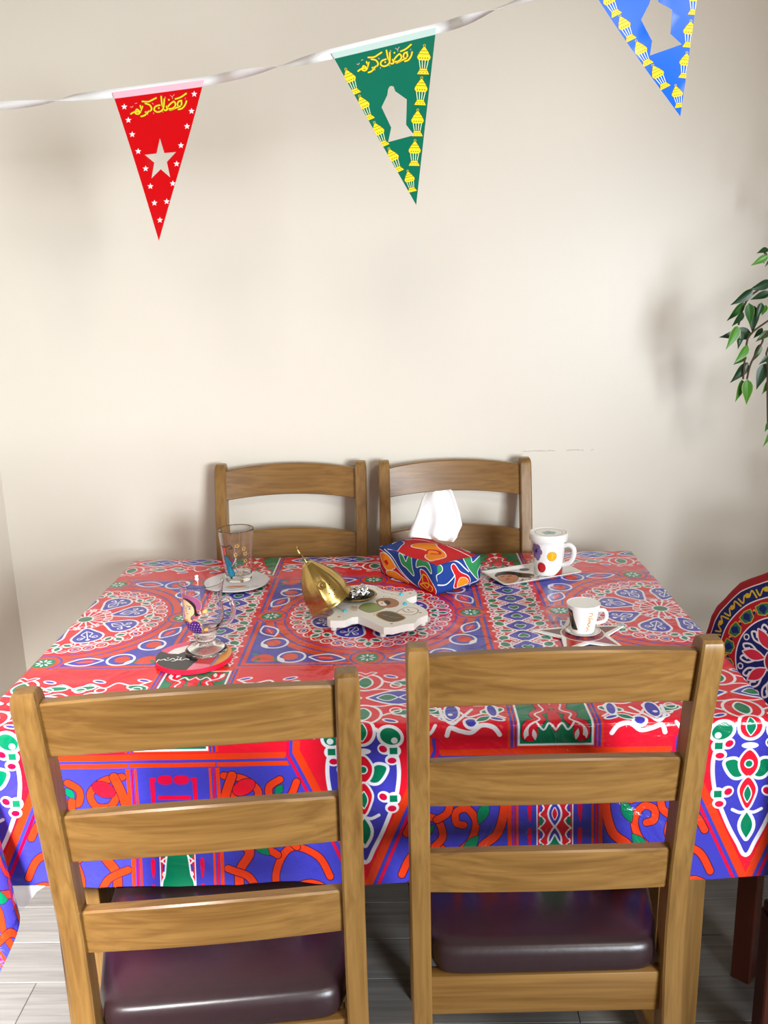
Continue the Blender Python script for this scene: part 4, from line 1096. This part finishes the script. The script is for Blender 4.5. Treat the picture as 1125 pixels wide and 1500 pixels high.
lf_([(60, 610), (130, 610), (180, 680), (205, 740), (160, 770), (110, 785), (70, 740)], OR); lf_([(85, 690), (120, 672), (130, 710), (105, 730)], RO, None)
lf_([(80, 800), (180, 795), (260, 850), (310, 900), (200, 920), (90, 880)], OR)
lf_([(285, 600), (325, 615), (350, 675), (385, 615), (415, 620), (405, 720), (400, 815), (345, 740), (300, 700)], GR)
lf_([(455, 720), (480, 650), (545, 640), (600, 690), (602, 775), (560, 712), (500, 708)], GR)
lf_([(430, 900), (480, 830), (490, 750), (540, 770), (580, 860), (605, 960), (560, 1000), (450, 950)], RO)
for P in ([(485, 880), (500, 800), (540, 810), (550, 880), (520, 930), (485, 880)], [(450, 900), (520, 880), (575, 920), (550, 970), (500, 950), (450, 900)]): c.line(cr([LS(*p) for p in P], 5), .0035, (232, 176, 40))
lf_([(160, 550), (220, 515), (300, 530), (350, 600), (300, 580), (230, 560)], RO); c.line(cr([LS(*p) for p in ((120, 555), (200, 640), (260, 760), (330, 860), (400, 935))], 6), .003, WH)
c.line(cr([LS(*p) for p in ((330, 470), (350, 510), (410, 545), (380, 600), (520, 610), (600, 650))], 6), .003, WH)
lf_([(650, 800), (690, 785), (720, 820), (700, 860), (655, 880)], GR)
def SS(x, y):
    q = np.linalg.solve(np.array([[370., -80], [-150., 340]]), np.array([x - 700., y - 760])); return (BLY * q[0], .09 + BH * (1 - q[1]))
def sf_(P, col, out=WH, ow=.0022): c.fill(cr([SS(*p) for p in P], 5, True), col, out, ow)
sf_([(920, 690), (975, 672), (975, 735), (1062, 655), (1040, 740), (990, 830), (980, 905), (930, 800)], GR)
sf_([(795, 800), (825, 770), (850, 840), (905, 880), (905, 950), (850, 980), (770, 1010), (800, 900)], RO); sf_([(830, 910), (880, 900), (890, 950), (800, 1000)], OR, WH, .0015); sf_([(650, 810), (715, 790), (715, 840), (660, 880)], GR)
c.line(cr([SS(*p) for p in ((610, 990), (700, 985), (760, 930), (800, 880))], 6), .0032, WH); c.line(cr([SS(*p) for p in ((800, 735), (860, 740), (900, 800), (920, 830))], 6), .0032, WH); c.line(cr([SS(*p) for p in ((1010, 900), (1050, 860), (1070, 880))], 6), .003, WH)
c.rect(0, .18, .25, .33, RO)
TT = lambda a, s: (a, .18 + s * .8)
for P in ([(.03, .01), (.07, .02), (.10, .05), (.15, .04), (.17, .075), (.13, .10), (.10, .085), (.06, .075), (.03, .05)],): c.fill(cr([TT(*p) for p in P], 6, True), OR, WH, .0022)
c.line(cr([TT(*p) for p in ((.075, .045), (.06, .06), (.08, .07), (.1, .055), (.085, .035))], 6), .006, RO)
c.line(cr([TT(*p) for p in ((0, .12), (.08, .115), (.16, .12), (.24, .09))], 6), .003, WH); c.fill(ell(*TT(.06, .135), .012, .012), RO, (90, 60, 40), .002); c.fill(cr([TT(*p) for p in ((.17, .0), (.24, .0), (.24, .07), (.2, .05))], 5, True), NB, WH, .002)
FAB = printed('swirl_fabric', c.image('swirl_fabric_print'), .75, spec=.25)
def tissue_cover():
    bm = bmesh.new(); bmesh.ops.create_cube(bm, size=1)
    for v in bm.verts: v.co = Vector(((v.co.x + .5) * BLY, (v.co.y + .5) * BLX, (v.co.z + .5) * BH))
    bmesh.ops.subdivide_edges(bm, edges=bm.edges[:], cuts=9, use_grid_fill=True)
    L = bm.loops.layers.uv.new('UVMap')
    bm.faces.ensure_lookup_table()
    for f in bm.faces:
        nn = f.normal
        for l in f.loops:
            p = l.vert.co
            if nn.z > .5: q = (p.y, .18 + p.x * .8)
            elif abs(nn.x) > .5: q = (p.y, p.z)
            elif abs(nn.y) > .5: q = (p.x, .09 + p.z)
            else: q = (p.y, .02)
            l[L].uv = (q[0] / .25, q[1] / .30)
    for v in bm.verts:                      # soft, slightly slumped fabric
        x, y, z = v.co; a, b, h = x / BLY * 2 - 1, y / BLX * 2 - 1, z / BH
        rr = 1 - .045 * (max(abs(a), abs(b)) ** 8) * (2 * h - 1) ** 6
        q = 1 + .02 * math.sin(y * 60) * h * (1 - h) * 2
        edge = min(1 - abs(a), 1 - abs(b))
        v.co = Vector((BLY / 2 + (x - BLY / 2) * rr * q * (1 + .025 * math.sin(h * PI) * (1 - b * b)), BLX / 2 + (y - BLX / 2) * rr * (1 + .02 * math.sin(h * PI) * (1 - a * a)), z - (.010 * h * (1 - edge) ** 3 if h > .9 else 0) + .0025 * math.sin(y * 45 + x * 30) * h ** 4))
    m = bpy.data.meshes.new('cover'); bm.to_mesh(m); bm.free(); m.polygons.foreach_set('use_smooth', [True] * len(m.polygons)); m.materials.append(FAB)
    return link(bpy.data.objects.new('cover', m), tx_)
tissue_cover()
def tissue():
    base = onz(638, 792, TOP + BH - .004)
    t = tag(bpy.data.objects.new('tissue', None), 'white paper tissue pulled up from the fabric-covered box', 'tissue'); COL.objects.link(t); t.location = base
    vs, fs = [], []
    n, m = 22, 16
    L_, T_, R_ = ony(598, 780, 2.2) - base, None, None
    for j in range(m + 1):
        h = j / m
        xl = np.interp(h, [0, .15, .5, .85, 1], [598, 599, 610, 619, 626]); xr = np.interp(h, [0, .15, .3, .55, .9, 1], [668, 671, 677, 673, 664, 660])
        yb = np.interp(h, [0, .1, .5, 1], [788, 772, 745, 718]); 
        for i in range(n + 1):
            s = i / n
            px = xl + (xr - xl) * s; py = 792 - (792 - 717) * h + (4 * (1 - s) if j == m else 0) - (12 * (1 - s) * (1 - h) * s)
            if h == 0: px = 620 + (664 - 620) * s; py = 788 + 6 * s
            d = 2.205 + .012 * math.sin(s * 9 + h * 1.5) * (.3 + .7 * h) + .03 * (s - .5) ** 2 - .012 * (1 - h) * math.sin(s * 14)
            vs.append(ony(px, py, d) - base)
    for j in range(m):
        for i in range(n): a = j * (n + 1) + i; fs.append((a, a + 1, a + n + 2, a + n + 1))
    o = mesh('sheet', vs, fs, plain('tissue_paper', (246, 246, 248), .9, spec=.1), t, True)
    md = o.modifiers.new('thickness', 'SOLIDIFY'); md.thickness = .0006
    # the folded second layer hanging behind the corner
    v2 = [ony(x, y, d) - base for x, y, d in ((640, 722, 2.222), (662, 718, 2.222), (670, 745, 2.224), (677, 769, 2.226), (667, 770, 2.224), (652, 772, 2.222), (640, 760, 2.222))]
    o2 = mesh('fold', v2, [tuple(range(len(v2)))], o.data.materials[0], t, False)
    md = o2.modifiers.new('thickness', 'SOLIDIFY'); md.thickness = .0006
tissue()

# --- rectangular plate and lidded mug
pl_ang = math.radians(23.7)
rp = thing('serving_plate', 'white rectangular plate printed with a dark-haired woman under the lidded mug', 'plate', (.337, 2.250, TOP), pl_ang)
PLW, PLD = .118, .0625
def rr(hw, hd, z, r=.008, k=4):
    pts = []
    for sx, sy, a0 in ((1, 1, 0), (-1, 1, PI / 2), (-1, -1, PI), (1, -1, 1.5 * PI)):
        for i in range(k + 1): a = a0 + i / k * PI / 2; pts.append((sx * (hw - r) + r * math.cos(a), sy * (hd - r) + r * math.sin(a), z))
    return pts
loft('dish', [rr(PLW - .018, PLD - .018, 0), rr(PLW - .014, PLD - .014, .003), rr(PLW, PLD, .011), rr(PLW - .0005, PLD - .0005, .0125), rr(PLW - .003, PLD - .003, .0122), rr(PLW - .012, PLD - .012, .0075), rr(PLW - .016, PLD - .016, .0068)], CERAM, rp, angle=1.0)
c = Canvas(-PLW, -PLD, PLW, PLD, .0004, (236, 236, 234))
c.fill(cr([(-.098, .02), (-.075, .045), (-.045, .04), (-.02, .012), (.0, -.01), (-.02, -.03), (-.05, -.01), (-.06, .015), (-.085, .01)], 5, True), (30, 26, 34), (190, 150, 90), .0015)
c.fill(cr([(-.1, .0), (-.09, .02), (-.06, .018), (-.045, .0), (-.06, -.03), (-.09, -.046), (-.1, -.03)], 5, True), (214, 150, 116), (60, 30, 30), .001)
c.line([(-.088, .008), (-.075, .012)], .003, (30, 20, 20)); c.line([(-.068, .004), (-.058, .006)], .003, (30, 20, 20)); c.fill(ell(-.08, -.014, .006, .003), (170, 40, 50)); c.line(cr([(-.06, -.04), (-.03, -.035), (0, -.03), (.02, -.04)], 6), .002, (60, 40, 40))
for i in range(10): c.fill(ell(-.055 + i * .008, -.042 + (i % 3) * .009, .004, .0025, i), [(200, 60, 80), (60, 50, 60), (230, 180, 170)][i % 3])
c.fill(ell(.0, .035, .014, .012), (112, 112, 140)); c.fill(ell(.072, .02, .02, .013), (190, 50, 46), (200, 160, 90), .0015); c.line([(.03, -.045), (.1, -.04)], .0015, (190, 120, 90))
x_, y_ = PLW - .016, PLD - .016
o = mesh('picture', [(-x_, -y_, .0072), (x_, -y_, .0072), (x_, y_, .0072), (-x_, y_, .0072)], [(0, 1, 2, 3)], printed('plate_print', c.image('plate_print'), .16), rp, False, [(.5 + sx * x_ / PLW / 2, .5 + sy * y_ / PLD / 2) for sx, sy in ((-1, -1), (1, -1), (1, 1), (-1, 1))])
lm = thing('lidded_mug', 'white ceramic mug with a lid, painted with yellow, red and purple spots', 'mug', (.381, 2.252, TOP + .0078))
HB = .092
c = Canvas(0, 0, .26, HB, .0005, (238, 238, 236))
U = lambda deg: .26 * ((deg % 360) / 360)
x = U(270 + 4); c.fill(starpts(x, .056, .0125, .9, 0) if False else ell(x, .056, .0115, .0115), (246, 178, 10), (206, 140, 40), .001)
for k in range(22): a = k * 2 * PI / 22; c.disc(x + .0122 * math.cos(a), .056 + .0122 * math.sin(a), .0011, (200, 140, 50))
x = U(270 - 58); 
for k in range(6): a = k * PI / 3; c.disc(x + .010 * math.cos(a), .066 + .012 * math.sin(a), .0085, (112, 96, 160), (180, 130, 80), .0012)
c.disc(x, .066, .012, (112, 96, 160)); c.disc(x, .066, .004, (40, 30, 70)); c.line([(x, .066), (x + .004, .074)], .002, (40, 30, 70)); c.fill(ell(x + .004, .049, .006, .007), (112, 96, 160), (180, 130, 80), .001)
x = U(270 - 36); c.fill(ell(x, .024, .0115, .013), (184, 14, 34), (160, 40, 40), .001)
x = U(270 + 50); c.fill(cr([(x - .03, -.005), (x - .012, .01), (x + .005, .022), (x + .02, .045), (x + .03, -.005)], 5, True), (170, 20, 34), (200, 150, 80), .0012)
for dg in (120, 60): c.fill(ell(U(dg), .05, .013, .013), (184, 14, 34))
MUGM = printed('spot_glaze', c.image('spot_print'), .16, spec=.6, coat=.3)
lathe_uv('body', [(.0365, .0), (.0375, .002), (.0385, .02), (.0415, .06), (.0435, HB)], MUGM, lm, 64, (0, HB))
lathe('inside', [(.001, .0), (.0362, .0), (.0362, .001), (.001, .004)], CERAM, lm)
lid_ = lathe('lid', [(.001, HB), (.0495, HB), (.0505, HB + .002), (.0505, HB + .017), (.049, HB + .0195), (.046, HB + .0195), (.044, HB + .0175), (.001, HB + .0165)], CERAM, lm, 56)
c = Canvas(-.05, -.05, .05, .05, .0004, (238, 238, 236))
for k in range(14): a = k * 2 * PI / 14; c.line(cr([(.0405 * math.cos(a + t * .45), (.0405 + .002 * math.sin(t * PI)) * math.sin(a + t * .45)) for t in (0, .5, 1)], 4), .0022, (190, 140, 80))
for k in range(5): a = k * 1.257 + .3; c.disc(.011 * math.cos(a), -.006 + .011 * math.sin(a), .009, (112, 168, 176), (190, 140, 80), .001)
c.disc(0, -.006, .011, (112, 168, 176)); c.disc(0, -.006, .004, (60, 90, 110))
disc_uv('lid_flower', .0438, HB + .0182, printed('lid_print', c.image('lid_print'), .16), lid_)
h = handle('handle', [(.041, 0, .078), (.056, 0, .083), (.069, 0, .075), (.070, 0, .056), (.060, 0, .036), (.039, 0, .026)], .0062, CERAM, lm); h.rotation_euler.z = -.55

# --- star coaster, saucer and espresso cup
st = thing('star_coaster', 'white star-shaped coaster with maroon panels under the espresso cup', 'coaster', (.388, 1.832, TOP), 0)
sp_ = starpts(0, 0, .108, .5, PI / 2 + .08)
loft('star', [[(x, y, 0) for x, y in sp_], [(x, y, .0035) for x, y in sp_]], plain('coaster_white', (240, 238, 234), .3), st, smooth=False)
c = Canvas(-.11, -.11, .11, .11, .0005, (240, 238, 234))
for k in range(5):
    a = PI / 2 + .08 + k * 2 * PI / 5; q = lambda r, t: (r * math.cos(a + t), r * math.sin(a + t))
    c.fill([q(.092, 0), q(.045, .5), q(.02, 0), q(.045, -.5)], [(84, 60, 66), (92, 52, 56), (196, 60, 50), (150, 60, 90), (110, 56, 56)][k], (200, 160, 110), .001)
c.disc(0, 0, .045, (150, 60, 70), (230, 220, 214), .003)
for k in range(12): a = k * PI / 6; c.fill(ell(.03 * math.cos(a), .03 * math.sin(a), .008, .004, a), [(80, 40, 90), (210, 80, 60)][k % 2])
V, Ed, F, *_ = delaunay_2d_cdt([Vector((x * .985, y * .985)) for x, y in sp_], [(i, (i + 1) % 10) for i in range(10)], [], 1, 1e-6)
mesh('picture', [(v.x, v.y, .0039) for v in V], [tuple(f) for f in F], printed('star_print', c.image('star_print'), .25), st, False, [(.5 + v.x / .22, .5 + v.y / .22) for v in V])
sa = thing('saucer', 'tiny white saucer with a gold line beneath the espresso cup', 'saucer', (.389, 1.836, TOP + .0042))
dish_ = lathe('dish', [(.001, 0), (.022, 0), (.036, .0045), (.0385, .0065), (.0375, .0070), (.034, .0055), (.022, .002), (.001, .002)], CERAM, sa, 40)
lathe('gold_line', [(.0352, .0064), (.0366, .0072), (.0370, .0070), (.0356, .0060)], BRASS, dish_, 40, closed=True)
cp = thing('espresso_cup', 'small white espresso cup with gold lettering on its side', 'cup', (.389, 1.836, TOP + .0066))
HC = .066
c = Canvas(0, 0, .20, HC, .0004, (240, 240, 238))
V_ = lambda deg: .20 * ((deg % 360) / 360)
x = V_(270 + 12)
for P in ([(0, .054), (.006, .052), (.005, .046), (-.001, .046)], [(-.002, .042), (.003, .04), (-.001, .036), (.004, .034), (-.001, .030)], [(.004, .030), (-.003, .026), (.003, .022), (-.004, .018), (.001, .014), (-.005, .010)], [(.006, .041), (.008, .037)]):
    c.line(cr([(x + p[0], p[1]) for p in P], 6), .0022, (206, 140, 60))
x = V_(270 - 62); c.fill([(x - .012, .058), (x + .004, .056), (x + .006, .036), (x + .014, .012), (x - .006, .010), (x - .012, .03)], (34, 26, 28), (190, 140, 70), .001); c.fill([(x - .006, .052), (x + .002, .05), (x + .001, .042), (x - .006, .042)], (170, 100, 80))
CUPM = printed('cup_glaze', c.image('cup_print'), .16, spec=.6, coat=.3)
lathe_uv('body', [(.0235, .0), (.025, .002), (.0265, .012), (.0305, .035), (.0365, HC)], CUPM, cp, 56, (0, HC))
lathe('lining', [(.0365, HC), (.0358, HC + .0008), (.0345, HC), (.0285, .035), (.0245, .012), (.020, .006), (.001, .005)], CERAM, cp, 48, 1.2)
lathe('base', [(.001, .0), (.0235, .0), (.0235, .001), (.001, .001)], CERAM, cp, 32)
h = handle('handle', [(.033, 0, .052), (.044, 0, .054), (.050, 0, .044), (.046, 0, .030), (.029, 0, .022)], .0042, CERAM, cp); h.rotation_euler.z = -.35
